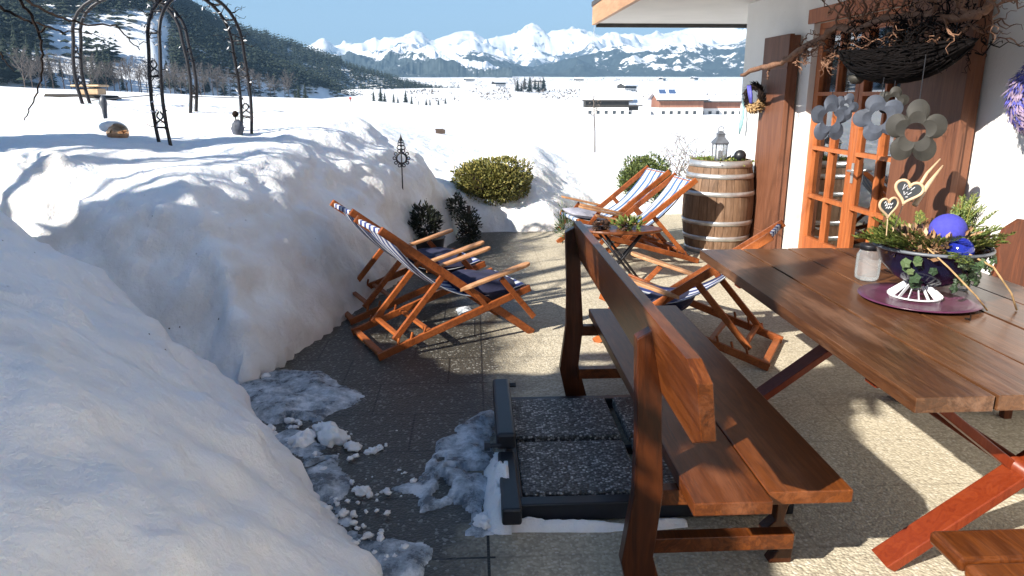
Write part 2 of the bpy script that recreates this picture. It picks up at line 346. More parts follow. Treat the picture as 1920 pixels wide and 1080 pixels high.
# ---------------------------------------------------------------- mesh helpers
class MB:
    def __init__(s): s.v = []; s.f = []
    def add(s, vs, fs):
        n = len(s.v); s.v += [tuple(q) for q in vs]; s.f += [tuple(n+i for i in f) for f in fs]; return s
    def box(s, c, d, rot=None):
        vs = [Vector((x*d[0]/2, y*d[1]/2, z*d[2]/2)) for x in (-1, 1) for y in (-1, 1) for z in (-1, 1)]
        if rot is not None: vs = [rot @ q for q in vs]
        vs = [q + Vector(c) for q in vs]
        return s.add(vs, [(0, 1, 3, 2), (4, 6, 7, 5), (0, 4, 5, 1), (2, 3, 7, 6), (0, 2, 6, 4), (1, 5, 7, 3)])
    def bar(s, p0, p1, wd, ht, up=(0, 0, 1), ext=0.0):
        p0, p1 = Vector(p0), Vector(p1); d = (p1-p0).normalized(); p0 = p0-d*ext; p1 = p1+d*ext
        x = d.cross(Vector(up))
        if x.length < 1e-4: x = d.cross(Vector((1, 0, 0)))
        x.normalize(); y = x.cross(d)
        vs = []
        for p in (p0, p1):
            for a, b in ((-1, -1), (1, -1), (1, 1), (-1, 1)): vs.append(p + x*a*wd/2 + y*b*ht/2)
        return s.add(vs, [(3, 2, 1, 0), (4, 5, 6, 7), (0, 1, 5, 4), (1, 2, 6, 5), (2, 3, 7, 6), (3, 0, 4, 7)])
    def tube(s, pts, r, n=8, cap=True):
        pts = [Vector(p) for p in pts]; k = len(pts); rs = r if isinstance(r, (list, tuple)) else [r]*k
        vs = []; ref = None
        for i, p in enumerate(pts):
            d = (pts[min(i+1, k-1)] - pts[max(i-1, 0)]).normalized()
            if ref is None:
                ref = d.cross(Vector((0, 0, 1)))
                if ref.length < 0.1: ref = d.cross(Vector((1, 0, 0)))
            x = (ref - d*ref.dot(d)).normalized(); y = d.cross(x); ref = x
            for j in range(n):
                a = 2*math.pi*j/n; vs.append(p + (x*math.cos(a)+y*math.sin(a))*rs[i])
        fs = [(i*n+j, i*n+(j+1) % n, (i+1)*n+(j+1) % n, (i+1)*n+j) for i in range(k-1) for j in range(n)]
        if cap: fs += [tuple(range(n-1, -1, -1)), tuple((k-1)*n+j for j in range(n))]
        return s.add(vs, fs)
    def lathe(s, prof, c=(0, 0, 0), n=32, rot=None, sy=1.0):
        vs = []
        for (r, z) in prof:
            for j in range(n):
                a = 2*math.pi*j/n; q = Vector((r*math.cos(a), r*math.sin(a)*sy, z))
                if rot is not None: q = rot @ q
                vs.append(q+Vector(c))
        k = len(prof)
        return s.add(vs, [(i*n+j, i*n+(j+1) % n, (i+1)*n+(j+1) % n, (i+1)*n+j) for i in range(k-1) for j in range(n)])
    def prism(s, pts, ax, a, b):     # outline pts (2d) extruded along axis ax from a to b
        def P(q, t): return {'x': (t, q[0], q[1]), 'y': (q[0], t, q[1]), 'z': (q[0], q[1], t)}[ax]
        n = len(pts); vs = [P(q, a) for q in pts]+[P(q, b) for q in pts]
        return s.add(vs, [tuple(range(n-1, -1, -1)), tuple(range(n, 2*n))]+[(i, (i+1) % n, n+(i+1) % n, n+i) for i in range(n)])
    def leaf(s, p, d, nrm, l, wd):
        p = Vector(p); d = Vector(d).normalized(); x = d.cross(Vector(nrm))
        if x.length < 1e-3: x = d.cross(Vector((1, 0.3, 0)))
        x.normalize()
        return s.add([p, p+d*l*0.5+x*wd/2, p+d*l, p+d*l*0.5-x*wd/2], [(0, 1, 2, 3)])
    def sphere(s, c, r, n=20, m=12, sc_=(1, 1, 1), jit=0.0, rot=None):
        vs = []
        for i in range(m+1):
            th = math.pi*i/m
            for j in range(n):
                a = 2*math.pi*j/n; q = Vector((math.sin(th)*math.cos(a)*sc_[0], math.sin(th)*math.sin(a)*sc_[1], math.cos(th)*sc_[2]))*r
                if jit and 0 < i < m: q *= 1+jit*float(vnoise(q.x*3/r+c[0]*7, q.y*3/r+c[1]*5, q.z*3/r))
                if rot is not None: q = rot @ q
                vs.append(q+Vector(c))
        return s.add(vs, [(i*n+j, (i+1)*n+j, (i+1)*n+(j+1) % n, i*n+(j+1) % n) for i in range(m) for j in range(n)])
    def build(s, name, mat, parent=None, smooth=False, bevel=0.0):
        me = bpy.data.meshes.new(name); me.from_pydata(s.v, [], s.f); me.validate(); me.materials.append(mat)
        o = bpy.data.objects.new(name, me); C.objects.link(o)
        if smooth:
            me.polygons.foreach_set('use_smooth', [True]*len(me.polygons))
            me.update()
        if bevel > 0:
            b = o.modifiers.new('bevel', 'BEVEL'); b.width = bevel; b.segments = 2; b.limit_method = 'ANGLE'; b.angle_limit = R(40)
        if parent is not None:
            o.parent = parent
            if 'world_parts' in parent and parent['world_parts'] or parent.get('wp'): o.matrix_parent_inverse = inv_world(parent)
        return o
def inv_world(p):
    return Matrix.Translation(-Vector(p.get('wp')))
def tag(o, label=None, cat=None, group=None, kind=None):
    if label: o['label'] = label
    if cat: o['category'] = cat
    if group: o['group'] = group
    if kind: o['kind'] = kind
    return o
def thing(name, label, cat, loc=(0, 0, 0), group=None, world=True):
    """Empty at the thing's base; parts are modelled in world coordinates when world is True, else in its own frame."""
    o = bpy.data.objects.new(name, None); C.objects.link(o); o.location = loc; o.empty_display_size = 0.1
    if world: o['wp'] = tuple(float(q) for q in loc)
    return tag(o, label, cat, group)
def struct(o): o['kind'] = 'structure'; return o
def copy_tree(o, parent=None):
    c = o.copy(); C.objects.link(c); c.parent = parent
    for ch in list(o.children): copy_tree(ch, c)
    return c
def foliage(mb, c, rad, n, l, wd, shell=0.5, up=0.3, lump=0.25, rs=1):
    r_ = random.Random(rs)
    for i in range(n):
        while True:
            d = Vector((r_.gauss(0, 1), r_.gauss(0, 1), r_.gauss(0, 1)))
            if d.length > 0.1: break
        d.normalize(); q = shell + (1-shell)*r_.random()**0.5
        k = 1 + lump*float(vnoise(d.x*2.3+rs, d.y*2.3, d.z*2.3))
        p = Vector(c) + Vector((d.x*rad[0], d.y*rad[1], d.z*rad[2]))*q*k
        dd = (d + Vector((r_.uniform(-.8, .8), r_.uniform(-.8, .8), r_.uniform(-.5, .8)+up)))
        s_ = r_.uniform(0.7, 1.3)
        mb.leaf(p, dd, (r_.uniform(-1, 1), r_.uniform(-1, 1), r_.uniform(0, 1)), l*s_, wd*s_)
def grid_mesh(name, X, Y, Z, mat, keep=None, smooth=True):
    ny, nx = X.shape; V = np.stack([X, Y, Z], -1).reshape(-1, 3)
    idx = np.arange(nx*ny).reshape(ny, nx)
    q = np.stack([idx[:-1, :-1], idx[:-1, 1:], idx[1:, 1:], idx[1:, :-1]], -1)
    if keep is not None: q = q[keep]
    q = q.reshape(-1, 4)
    used = np.unique(q); mp = -np.ones(nx*ny, int); mp[used] = np.arange(len(used)); q = mp[q]; V = V[used]
    me = bpy.data.meshes.new(name); me.vertices.add(len(V)); me.vertices.foreach_set('co', V.ravel())
    me.loops.add(len(q)*4); me.loops.foreach_set('vertex_index', q.ravel().astype(np.int32))
    me.polygons.add(len(q)); me.polygons.foreach_set('loop_start', np.arange(0, len(q)*4, 4, dtype=np.int32))
    me.polygons.foreach_set('loop_total', np.full(len(q), 4, dtype=np.int32))
    me.update(calc_edges=True); me.validate()
    me.polygons.foreach_set('use_smooth', [smooth]*len(me.polygons)); me.materials.append(mat)
    o = bpy.data.objects.new(name, me); C.objects.link(o); return o

# ---------------------------------------------------------------- ground heights
POLYA = [(3.6, -4), (3.6, 9.9), (1.75, 9.8), (1.30, 9.15), (1.02, 8.65), (0.0, 8.62), (-0.12, 8.45), (-0.5, 7.0), (-0.82, 5.74), (-1.05, 4.8),
         (-1.29, 3.96), (-1.24, 3.70), (-0.75, 2.9), (-0.33, 2.19), (-0.10, 1.3), (-0.05, 0.0), (-0.05, -4)]
POLYB = [(3.6, -4), (3.6, 9.9), (1.75, 9.8), (1.30, 9.15), (1.02, 8.65), (0.0, 8.62), (-0.12, 8.45), (-0.5, 7.0), (-0.82, 5.74), (-1.05, 4.8),
         (-1.29, 3.96), (-1.55, 4.02), (-2.2, 3.88), (-4.5, 3.6), (-9, 3.4), (-9, -4)]
def sdist(poly, x, y):
    d = np.full(x.shape, 1e9); inside = np.zeros(x.shape, bool); n = len(poly)
    for i in range(n):
        x0, y0 = poly[i]; x1, y1 = poly[(i+1) % n]; ex, ey = x1-x0, y1-y0
        t = np.clip(((x-x0)*ex+(y-y0)*ey)/(ex*ex+ey*ey), 0, 1)
        d = np.minimum(d, np.hypot(x-x0-t*ex, y-y0-t*ey))
        c = ((y0 > y) != (y1 > y)) & (x < (x1-x0)*(y-y0)/((y1-y0) if y1 != y0 else 1e-9)+x0)
        inside ^= c
    return np.where(inside, -d, d)
def far_slope(r):
    return np.interp(r, [-0.9, -0.65, -0.32, -0.10, -0.03, 0.05, 0.2, 0.6], [0.019, 0.0125, -0.0026, -0.0075, -0.012, -0.024, -0.0245, -0.0245])
def ground_z(x, y):
    x = np.asarray(x, float); y = np.asarray(y, float)
    wob = 0.05*fbm(x*1.7, y*1.7, 3.0, 3)
    dA = sdist(POLYA, x, y); dB = sdist(POLYB, x, y)
    dAw = dA + wob*sstep(0, .5, dA); dBw = dB + wob*sstep(0, .5, dB)
    crest = np.interp(y, [2, 4, 5.6, 7.0, 8.0], [1.12, 1.14, 1.20, 1.34, 1.40]) + 0.07*np.clip(-x-2.4, 0, 3)*sstep(4.5, 7.5, y)
    crest = crest + 0.12*sstep(-1.9, -3.0, x)*sstep(7.0, 5.0, y)
    crest = crest + 0.035*fbm(x*0.55+4, y*0.55, 0.5, 3)
    prof = np.interp(dBw, [0, .08, .25, .5, .78, 1.0, 1.4, 30], [0, .28, .66, .99, 1.19, 1.26, 1.295, 1.30])/1.30
    farb = crest*prof
    # the bank ends beyond the terrace; beyond it the snow lies flat, and falls to the right
    r = x/np.maximum(y, 1.0)
    xs__ = x*12/np.maximum(y, 12)
    base_l = np.interp(xs__, [-7, -3.5, -2.4, -1.5, -0.7, 0.1, 1.2, 4, 12], [1.50, 1.42, 1.25, 1.00, 0.72, 0.52, 0.40, 0.33, 0.25])
    mound = 0.42*np.exp(-(((x-0.75)/0.55)**2+((y-11.6)/1.1)**2)) + 0.30*np.exp(-(((x-0.65)/0.42)**2+((y-9.7)/.55)**2)) + 0.22*np.exp(-(((x-1.5)/0.6)**2+((y-12.6)/0.8)**2))
    low = (base_l + mound + 0.05*fbm(x*.8, y*.8, 9.0, 3)) * (1-np.exp(-np.maximum(dAw, 0)/0.22))
    k = sstep(8.0, 9.0, y + 0.55*np.clip(x+1.3, -3, .4))
    near_z = farb*(1-k) + low*k
    # pile in front, at the left of the camera
    pA = np.interp(dAw, [0, .1, .4, .8, 1.2, 1.7, 4], [0, .16, .50, .88, 1.12, 1.30, 1.5])
    edge = y - (3.66 - 0.10*(x+1.3)) - 0.03*fbm(x*6, y*3, 1, 2)
    pA = pA + 0.06*fbm(x*1.3, y*1.3, 5, 3)*sstep(.1, .8, dA)
    pA = pA * (1-0.97*sstep(-0.06, 0.30, edge)) 
    pA = pA*np.where(y < 1.2, np.interp(y, [-4, 0.0, 1.2], [1.0, 0.92, 1.0]), 1)
    pA = pA + np.where(dA > 0, 0.75*sstep(0.05, 1.1, -x-0.72*np.maximum(y, .6)-.30)*sstep(3.9, 2.4, y), 0)  # unseen rise left of the view, added to shade the pile and terrace
    near_z = np.maximum(near_z, np.where(dA > 0, pA, -1))
    # clods on the near left pile
    near_z = near_z + 0.07*np.exp(-(((x+2.6)/0.22)**2+((y-4.6)/.24)**2))*(1+0.6*fbm(x*9, y*9, 0, 3))
    near_z = near_z + np.where(dA > 0, sstep(0, .5, dA)*(1-.6*sstep(.9, 1.2, near_z))*(0.035*fbm(x*3.2, y*3.2, 2, 3)+0.012*fbm(x*11, y*11, 7, 3)), 0)
    near_z = np.where(dA <= 0, -0.05-0.03*sstep(0, 0.05, -dA), np.maximum(near_z, -0.02))
    # wide field
    yy = np.maximum(y-15, 0)
    s_ = far_slope(r)
    lim = np.interp(r, [-0.6, -0.03, 0.02], [130, 130, 400])
    fz = base_l + np.minimum(yy, lim)*s_
    fz = fz - np.clip(y-15-lim, 0, 260)*np.interp(r, [-.6, -.03, .03], [0.05, 0.045, 0.0])
    fz = fz + 0.05*fbm(x*.15, y*.15, 0, 3)*sstep(12, 40, y)*np.clip(y/40, 1, 8)
    valley = -9.5 + (y-400)*0.028 + 1.2*fbm(x*.004, y*.004, 0, 3)*sstep(420, 900, y)
    kv = sstep(330, 470, y)
    fz = np.where(r > 0.0, fz*(1-kv)+valley*kv, fz)
    kl = sstep(420, 700, y)
    fz = np.where(r <= 0.0, fz*(1-kl)+valley*kl, fz)
    t = np.where(y > 12, sstep(12, 18, y), 0)
    side = sstep(6, 9, np.abs(x-0.5)) * sstep(3, 6, y)
    return near_z*(1-t)+fz*t
def axis(segs):
    out = [segs[0][0]]
    for a, b, st0, st1 in segs:
        x = a
        while x < b-1e-6:
            u = (x-a)/(b-a); x += st0*(st1/st0)**u; out.append(min(x, b))
    return np.unique(np.array(out))
xs = axis([(-9000, -300, 1500, 60), (-300, -20, 50, 2.0), (-20, -6, 1.8, .25), (-6, -3.6, .2, .05), (-3.6, 0.4, .036, .036), (0.4, 3.6, .05, .12), (3.6, 20, .2, 2), (20, 300, 2, 50), (300, 9000, 60, 1500)])
ys = axis([(-40, -2, 10, .4), (-2, 1.0, .3, .06), (1.0, 9.0, .04, .045), (9.0, 14, .05, .2), (14, 60, .2, 2.5), (60, 700, 2.5, 40), (700, 9500, 50, 900)])
GX, GY = np.meshgrid(xs, ys); GZ = ground_z(GX, GY)
# push the steep near faces about so that they are lumpy, not a drape
gz0 = GZ.copy(); dzx = np.gradient(gz0, axis=1)/np.gradient(GX, axis=1); dzy = np.gradient(gz0, axis=0)/np.gradient(GY, axis=0)
steep = np.clip(np.hypot(dzx, dzy)/1.2, 0, 1)*((GX > -5) & (GX < 2) & (GY > 0.5) & (GY < 11) & (gz0 > 0.03))
nn = 0.055*fbm(GX*2.4, GY*2.4, gz0*2.4+3, 3) + 0.045*np.abs(fbm(GX*8, GY*8, gz0*8, 3))
ln = np.sqrt(1+dzx**2+dzy**2)
GX2 = GX - dzx/ln*nn*steep; GY2 = GY - dzy/ln*nn*steep; GZ2 = GZ + nn/ln*steep*np.clip(gz0*3, 0, 1)
cx_, cy_ = (GX[:-1, :-1]+GX[1:, 1:])/2, (GY[:-1, :-1]+GY[1:, 1:])/2
bank = (cx_ > -7) & (cx_ < 0.35) & (cy_ < 8.9) & (cy_ > -4)
dAq = sdist(POLYA, cx_, cy_)
struct(grid_mesh('snow_bank', GX2, GY2, GZ2, M['snow'], bank & (dAq > -0.25)))
nearq = (np.abs(cx_) < 14) & (cy_ < 22)
fieldo = struct(grid_mesh('snow_field', GX2, GY2, GZ2, M['snow'], nearq & ~(bank & (dAq > -0.25))))
struct(grid_mesh('valley_ground', GX2, GY2, GZ2, M['snowfar'], ~nearq & ~(bank & (dAq > -0.25))))
def gz(x, y): return float(ground_z(np.array([x]), np.array([y]))[0])
tb = MB(); tb.add([(x, y, 0.0) for (x, y) in POLYA[:-2]+[(-0.3, 0.0), (-0.3, -4)]], [tuple(range(len(POLYA)))])
tb = MB(); tb.add([(-1.7, -4, 0), (3.2, -4, 0), (3.2, 10.0, 0), (-1.7, 10.0, 0)], [(0, 1, 2, 3)])
# clip the slab sheet to the terrace outline plus a strip hidden beneath the snow
tb = MB()
nx_, ny_ = 50, 140
X_, Y_ = np.meshgrid(np.linspace(-1.7, 3.25, nx_), np.linspace(-4, 10.0, ny_))
cc = sdist(POLYA, (X_[:-1, :-1]+X_[1:, 1:])/2, (Y_[:-1, :-1]+Y_[1:, 1:])/2) < 0.07
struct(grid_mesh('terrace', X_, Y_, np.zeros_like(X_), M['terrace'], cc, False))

# ---------------------------------------------------------------- hill and mountains
def ratio(px):
    d = ray(px, 176); return d[0]/d[1]
def elev(px, py):
    d = ray(px, py); return d[2]/d[1]
RIDGE = [(-700, -420), (-300, -300), (0, -190), (180, -120), (300, -50), (345, 0), (400, 30), (450, 56), (520, 76), (600, 108), (660, 130), (700, 145), (760, 167), (830, 183), (905, 200)]
_rr = np.array([ratio(p) for p, q in RIDGE]); _re = np.array([elev(p, q) for p, q in RIDGE])
HORP = [(-700, 150), (0, 160), (200, 166), (450, 181), (620, 185), (905, 196)]
_hr = np.array([ratio(p) for p, q in HORP]); _he = np.array([elev(p, q) for p, q in HORP])
def hill_yb(r): return np.interp(r, [ratio(-700), ratio(0), ratio(300), ratio(560), ratio(905)], [330, 330, 380, 620, 1000])
def hill_yr(r): return np.interp(r, [ratio(-700), ratio(0), ratio(300), ratio(560), ratio(905)], [950, 900, 950, 1150, 1250])
def hill_z(x, y):
    x = np.asarray(x, float); y = np.asarray(y, float); r = x/y
    yb, yr = hill_yb(r), hill_yr(r)
    zr = H + yr*np.interp(r, _rr, _re); zb = H + yb*np.interp(r, _hr, _he) - 1.5
    t = (y-yb)/(yr-yb)
    prof = np.where(t < 1, np.clip(t, 0, 1)**1.05, 1-0.9*(t-1))
    n = fbm(x*.006, y*.006, 1, 4)*np.clip(t, 0, 1)*(1-np.clip(t, 0, 1))*4*22
    return zb + (zr-zb)*prof + n
rs_ = np.linspace(ratio(-700), ratio(915), 260); ts_ = np.linspace(-0.05, 1.45, 90)
RR, TT = np.meshgrid(rs_, ts_)
YY = hill_yb(RR)+(hill_yr(RR)-hill_yb(RR))*TT; XX = RR*YY
struct(grid_mesh('snowy_hill', XX, YY, hill_z(XX, YY), M['snowfar']))

def mountain(name, ridge, y0, y1, zbase_py, mat, rough_amp, seed, back=0.5):
    rr = np.array([ratio(p) for p, q in ridge]); re = np.array([elev(p, q) for p, q in ridge])
    rs = np.linspace(rr[0], rr[-1], 520); ts = np.linspace(0, 1+back, 110); RR, TT = np.meshgrid(rs, ts)
    YY = y0+(y1-y0)*TT; XX = RR*YY
    zr = H+y1*np.interp(RR, rr, re) + y1*.0007*fbm(RR*70, RR*0+seed, 0, 4, .6)
    zb = H+y0*np.array([elev(900, zbase_py)])[0]-20
    t = TT; up = np.where(t < 1, t**1.15, 1-1.2*(t-1))
    n = 0; a = 1.0; f = 6.0/(y1-y0)
    for i in range(6):
        n = n + a*(0.5-np.abs(vnoise(XX*f+seed*3.1, YY*f*.8+seed, i*3.3+seed))); a *= .52; f *= 2.05
    env = np.clip(t, 0, 1)*np.clip(1-np.clip(t, 0, 1), 0, 1)*4*.85 + 0.22
    z = zb+(zr-zb)*up + n*rough_amp*env
    return struct(grid_mesh(name, XX, YY, z, mat))
SKYL = [(500, 120), (560, 104), (598, 90), (613, 80), (632, 97), (655, 92), (690, 93), (705, 84), (722, 86), (740, 80), (762, 68), (778, 62), (795, 66), (806, 80), (818, 84), (832, 77), (845, 72),
        (862, 65), (877, 63), (890, 66), (905, 76), (918, 83), (935, 77), (960, 72), (972, 65), (985, 52), (997, 45), (1008, 50), (1024, 66), (1035, 68), (1055, 62), (1090, 63), (1110, 65), (1140, 70), (1160, 75),
        (1200, 72), (1235, 70), (1260, 62), (1290, 58), (1320, 49), (1345, 48), (1370, 55), (1385, 62), (1400, 58), (1500, 40), (1700, 45), (2100, 60)]
M['mt_far'] = mat_mountain('alpine_snow_far', 0.24, (0.10, 0.13, 0.16), 0, 560, 0.0012)
M['mt_mid'] = mat_mountain('alpine_forest_mid', 0.10, (0.035, 0.05, 0.05), 60, 420, 0.0016)
M['mt_left'] = mat_mountain('alpine_left', 0.28, (0.05, 0.065, 0.065), 60, 420, 0.0020)
mountain('snowy_mountains', SKYL, 5200, 7800, 150, M['mt_far'], 210, 2)
mountain('wooded_mountains', [(840, 160), (870, 140), (880, 95), (905, 100), (940, 112), (975, 128), (1000, 131), (1040, 118), (1080, 108), (1120, 96), (1160, 86), (1200, 92), (1240, 84), (1290, 78), (1340, 84), (1400, 76), (1500, 70), (1800, 80), (2100, 90)],
         3300, 5000, 152, M['mt_mid'], 80, 5)
mountain('rocky_foothills', [(520, 150), (560, 120), (600, 112), (640, 108), (680, 104), (720, 108), (750, 96), (780, 88), (810, 96), (840, 104), (865, 112), (890, 122), (915, 134), (940, 146), (960, 156)],
         2900, 4300, 152, M['mt_left'], 90, 9)

# ---------------------------------------------------------------- far trees
def conifer(mb, p, h, wd, lv=13, nb=8, rs=0):
    r_ = random.Random(rs); x, y, z = p
    for i in range(lv):
        t = i/(lv-1); zz = z+h*(0.10+0.88*t); rad = wd*(1-t)**0.85*r_.uniform(.8, 1.15)+0.03*wd
        a0 = r_.uniform(0, 6.28)
        for j in range(nb):
            a = a0+6.283*j/nb+r_.uniform(-.25, .25); L = rad*r_.uniform(.7, 1.2); wq = 6.283/nb*.62
            q = (x, y, zz+h*.055)
            mb.add([q, (x+math.cos(a-wq)*L*.75, y+math.sin(a-wq)*L*.75, zz-h*.02), (x+math.cos(a)*L, y+math.sin(a)*L, zz-h*.05*r_.uniform(.4, 1.3)), (x+math.cos(a+wq)*L*.75, y+math.sin(a+wq)*L*.75, zz-h*.02)], [(0, 1, 2, 3)])
def px_of(x, y, z):
    q = np.array([x, y, z-H]); d = q@fv; return 960+F*(q@rv)/d, 540-F*(q@uv)/d
def clear_zone(px, py):
    c = 0
    if 92 < px < 318 and 8 < py < 158:
        c = 0.99 if not (160 < px < 218 and py > 78) else 0.1
        if py < 30: c = 0.9
    if 318 <= px < 400 and 118 < py < 160: c = 0.75
    if 60 < px < 92: c = 0.6
    return c
fm = MB(); r_ = random.Random(5); cnt = 0
N_ = 42000
pxa = rng.uniform(-420, 905, N_); ra = (lambda d0: d0)(np.array([ratio(q) for q in pxa])); ta = 1.03*rng.random(N_)**0.9
yba, yra = hill_yb(ra), hill_yr(ra); ya_ = yba+(yra-yba)*ta; xa_ = ra*ya_; za_ = hill_z(xa_, ya_)
for i in range(N_):
    x, y, z, t = float(xa_[i]), float(ya_[i]), float(za_[i]), ta[i]
    qx, qy = px_of(x, y, z+6)
    if qy < -190 or r_.random() < clear_zone(qx, qy) or (t < 0.10 and r_.random() < .8): continue
    h = r_.uniform(9, 17)*(0.72 if qx > 640 else 1)
    conifer(fm, (x, y, z-1), h, h*.33, 5, 5, cnt); cnt += 1
    if cnt >= 17000: break
tag(fm.build('spruce_forest', M['conifer']), None, None, None, 'stuff')
def tree_thing(name, label, cat, group, mb_parts, loc):
    t = thing(name, label, cat, loc, group, world=False)
    for nm, mb, mat in mb_parts: mb.build(nm, mat, t)
    return t
cp = []
for k in range(3):
    a = MB(); conifer(a, (0, 0, 0), 20, 4.2, 15, 9, 50+k); b = MB(); b.tube([(0, 0, -2), (0, 0, 6), (0, 0, 19)], [.35, .25, .05], 6)
    cp.append((a, b))
protos = []
spots = [(-4, 150, 24), (20, 152, 26), (44, 150, 25), (66, 152, 20), (82, 153, 17), (100, 155, 15), (10, 158, 18), (35, 158, 16), (57, 158, 14), (166, 156, 14), (180, 155, 17), (193, 155, 20), (205, 156, 19), (214, 157, 15), (190, 158, 12),
         (232, 160, 9), (305, 165, 13), (318, 166, 16), (330, 160, 19), (345, 166, 13), (358, 160, 15), (372, 168, 11), (385, 166, 16), (392, 168, 12), (120, 157, 9), (143, 157, 8), (420, 170, 12), (560, 182, 9), (572, 181, 10), (553, 183, 7)]
for i, (px, py, h) in enumerate(spots):
    r = ratio(px); y = float(hill_yb(r))+6+4*(i % 5); x = r*y; z = float(hill_z(np.array([x]), np.array([y]))[0])
    if 545 < px < 580: y = 420; x = r*y; z = H+y*elev(px, py)-1
    if i < 3:
        t = tree_thing('spruce_tree', 'dark spruce standing at the foot of the wooded hill behind the snow field', 'tree', 'dark spruces along the foot of the hill',
                       [('crown', cp[i][0], M['conifer']), ('trunk', cp[i][1], M['bark'])], (0, 0, 0)); protos.append(t)
    else: t = copy_tree(protos[i % 3])
    t.location = (x, y, z-1); s = h/20; t.scale = (s, s, s); t.rotation_euler.z = i*1.3

def branch(mb, p, d, L, rad, depth, r_, spread=0.5, n=5, up=0.12, k=3, droop=0.0):
    pts = [Vector(p)]; d = Vector(d).normalized(); q = Vector(p)
    for i in range(n):
        d = (d+Vector((r_.uniform(-.18, .18), r_.uniform(-.18, .18), r_.uniform(-.12, .12)+up*.3-droop))).normalized(); q = q+d*L/n; pts.append(q.copy())
    mb.tube(pts, [rad*(1-.65*i/n) for i in range(n+1)], 6 if rad > .03 else (4 if rad > .012 else 3), cap=False)
    if depth > 0:
        for j in range(k):
            t = r_.uniform(.35, 1.0); a = pts[min(n, int(t*n))]
            nd = (d + Vector((r_.uniform(-1, 1), r_.uniform(-1, 1), r_.uniform(-.4, .7)))*spread*1.4).normalized()
            branch(mb, a, nd, L*r_.uniform(.5, .75), rad*.5, depth-1, r_, spread, max(3, n-1), up, k, droop)
bt = []
for k in range(3):
    a = MB(); rr_ = random.Random(80+k)
    b = MB(); b.tube([(0, 0, -2), (0.1, 0, 4), (0, 0.1, 9)], [.22, .16, .06], 5)
    for j in range(9):
        ang = j*2.4; zz = 2.2+j*.85
        branch(a, (0, 0, zz), (math.cos(ang)*.75, math.sin(ang)*.75, 1), 5.2-j*.32, .085, 3, rr_, .55, 4, .2, 4)
    bt.append((a, b))
bprot = []
for i in range(44):
    px = 52+i*13.3+r_.uniform(-5, 5) if i < 38 else 640+(i-38)*14
    if i >= 38: px = 240+(i-38)*22
    r = ratio(px); y = float(hill_yb(r))-8+r_.uniform(-4, 4); x = r*y; z = float(hill_z(np.array([x]), np.array([y]))[0])
    z = H+y*float(np.interp(r, _hr, _he))-.5
    h = r_.uniform(12, 18)*(y/380)**0.5
    if i < 3:
        t = tree_thing('bare_tree', 'leafless grey brown tree in the row between snow field and wooded hill', 'tree', 'leafless trees in the row below the hill',
                       [('crown', bt[i][0], M['bare']), ('trunk', bt[i][1], M['bark'])], (0, 0, 0)); bprot.append(t)
    else: t = copy_tree(bprot[i % 3])
    t.location = (x, y, z-.8); s = h/12; t.scale = (s, s, s); t.rotation_euler.z = i*2.1
# clump of trees out in the valley, hedges
for i in range(12):
    px = 965+i*5.2+r_.uniform(-3, 3); y = 900+r_.uniform(-60, 60); r = ratio(px); x = r*y; z = gz(x, y)
    t = copy_tree((protos if i % 3 else bprot)[i % 3]); t['label'] = 'tree in the dark clump out on the white valley floor'; t['group'] = 'clump of trees on the valley floor'
    t.location = (x, y, z); h = r_.uniform(11, 20)*(1.25 if 4 < i < 8 else .9); s = h/(20 if i % 3 else 12); t.scale = (s*1.5, s*1.5, s)
hm = MB()
for i in range(230):
    px = r_.choice([r_.uniform(760, 960), r_.uniform(900, 1400), r_.uniform(1020, 1260)]); y = r_.choice([520, 640, 800, 1100, 1500, 1900])*r_.uniform(.96, 1.04)
    x = ratio(px)*y; z = gz(x, y); h = r_.uniform(2, 6)
    if fbm(x*.004, y*.01, 3, 2) < 0.0: continue
    foliage(hm, (x, y, z+h*.4), (h*1.1, h*.6, h*.6), 14, h*.5, h*.3, .3, .3, .3, i)
tag(hm.build('valley_scrub', M['bare'], None), None, None, None, 'stuff')
# row of small conifers at the rim of the field, to the right of the hill
for i in range(12):
    px = 700+i*12+r_.uniform(-3, 3); y = 560+r_.uniform(-30, 60); r = ratio(px); x = r*y
    z = H+y*elev(px, 190+0.02*(px-700))-2
    t = copy_tree(protos[i % 3]); t['label'] = 'small spruce in the line along the far rim of the snow field'; t['group'] = 'small spruces along the field rim'
    h = r_.uniform(5, 11)*(1.25-.028*i); t.location = (x, y, min(z, gz(x, y)+2)); s = h/20; t.scale = (s*1.2, s*1.2, s)

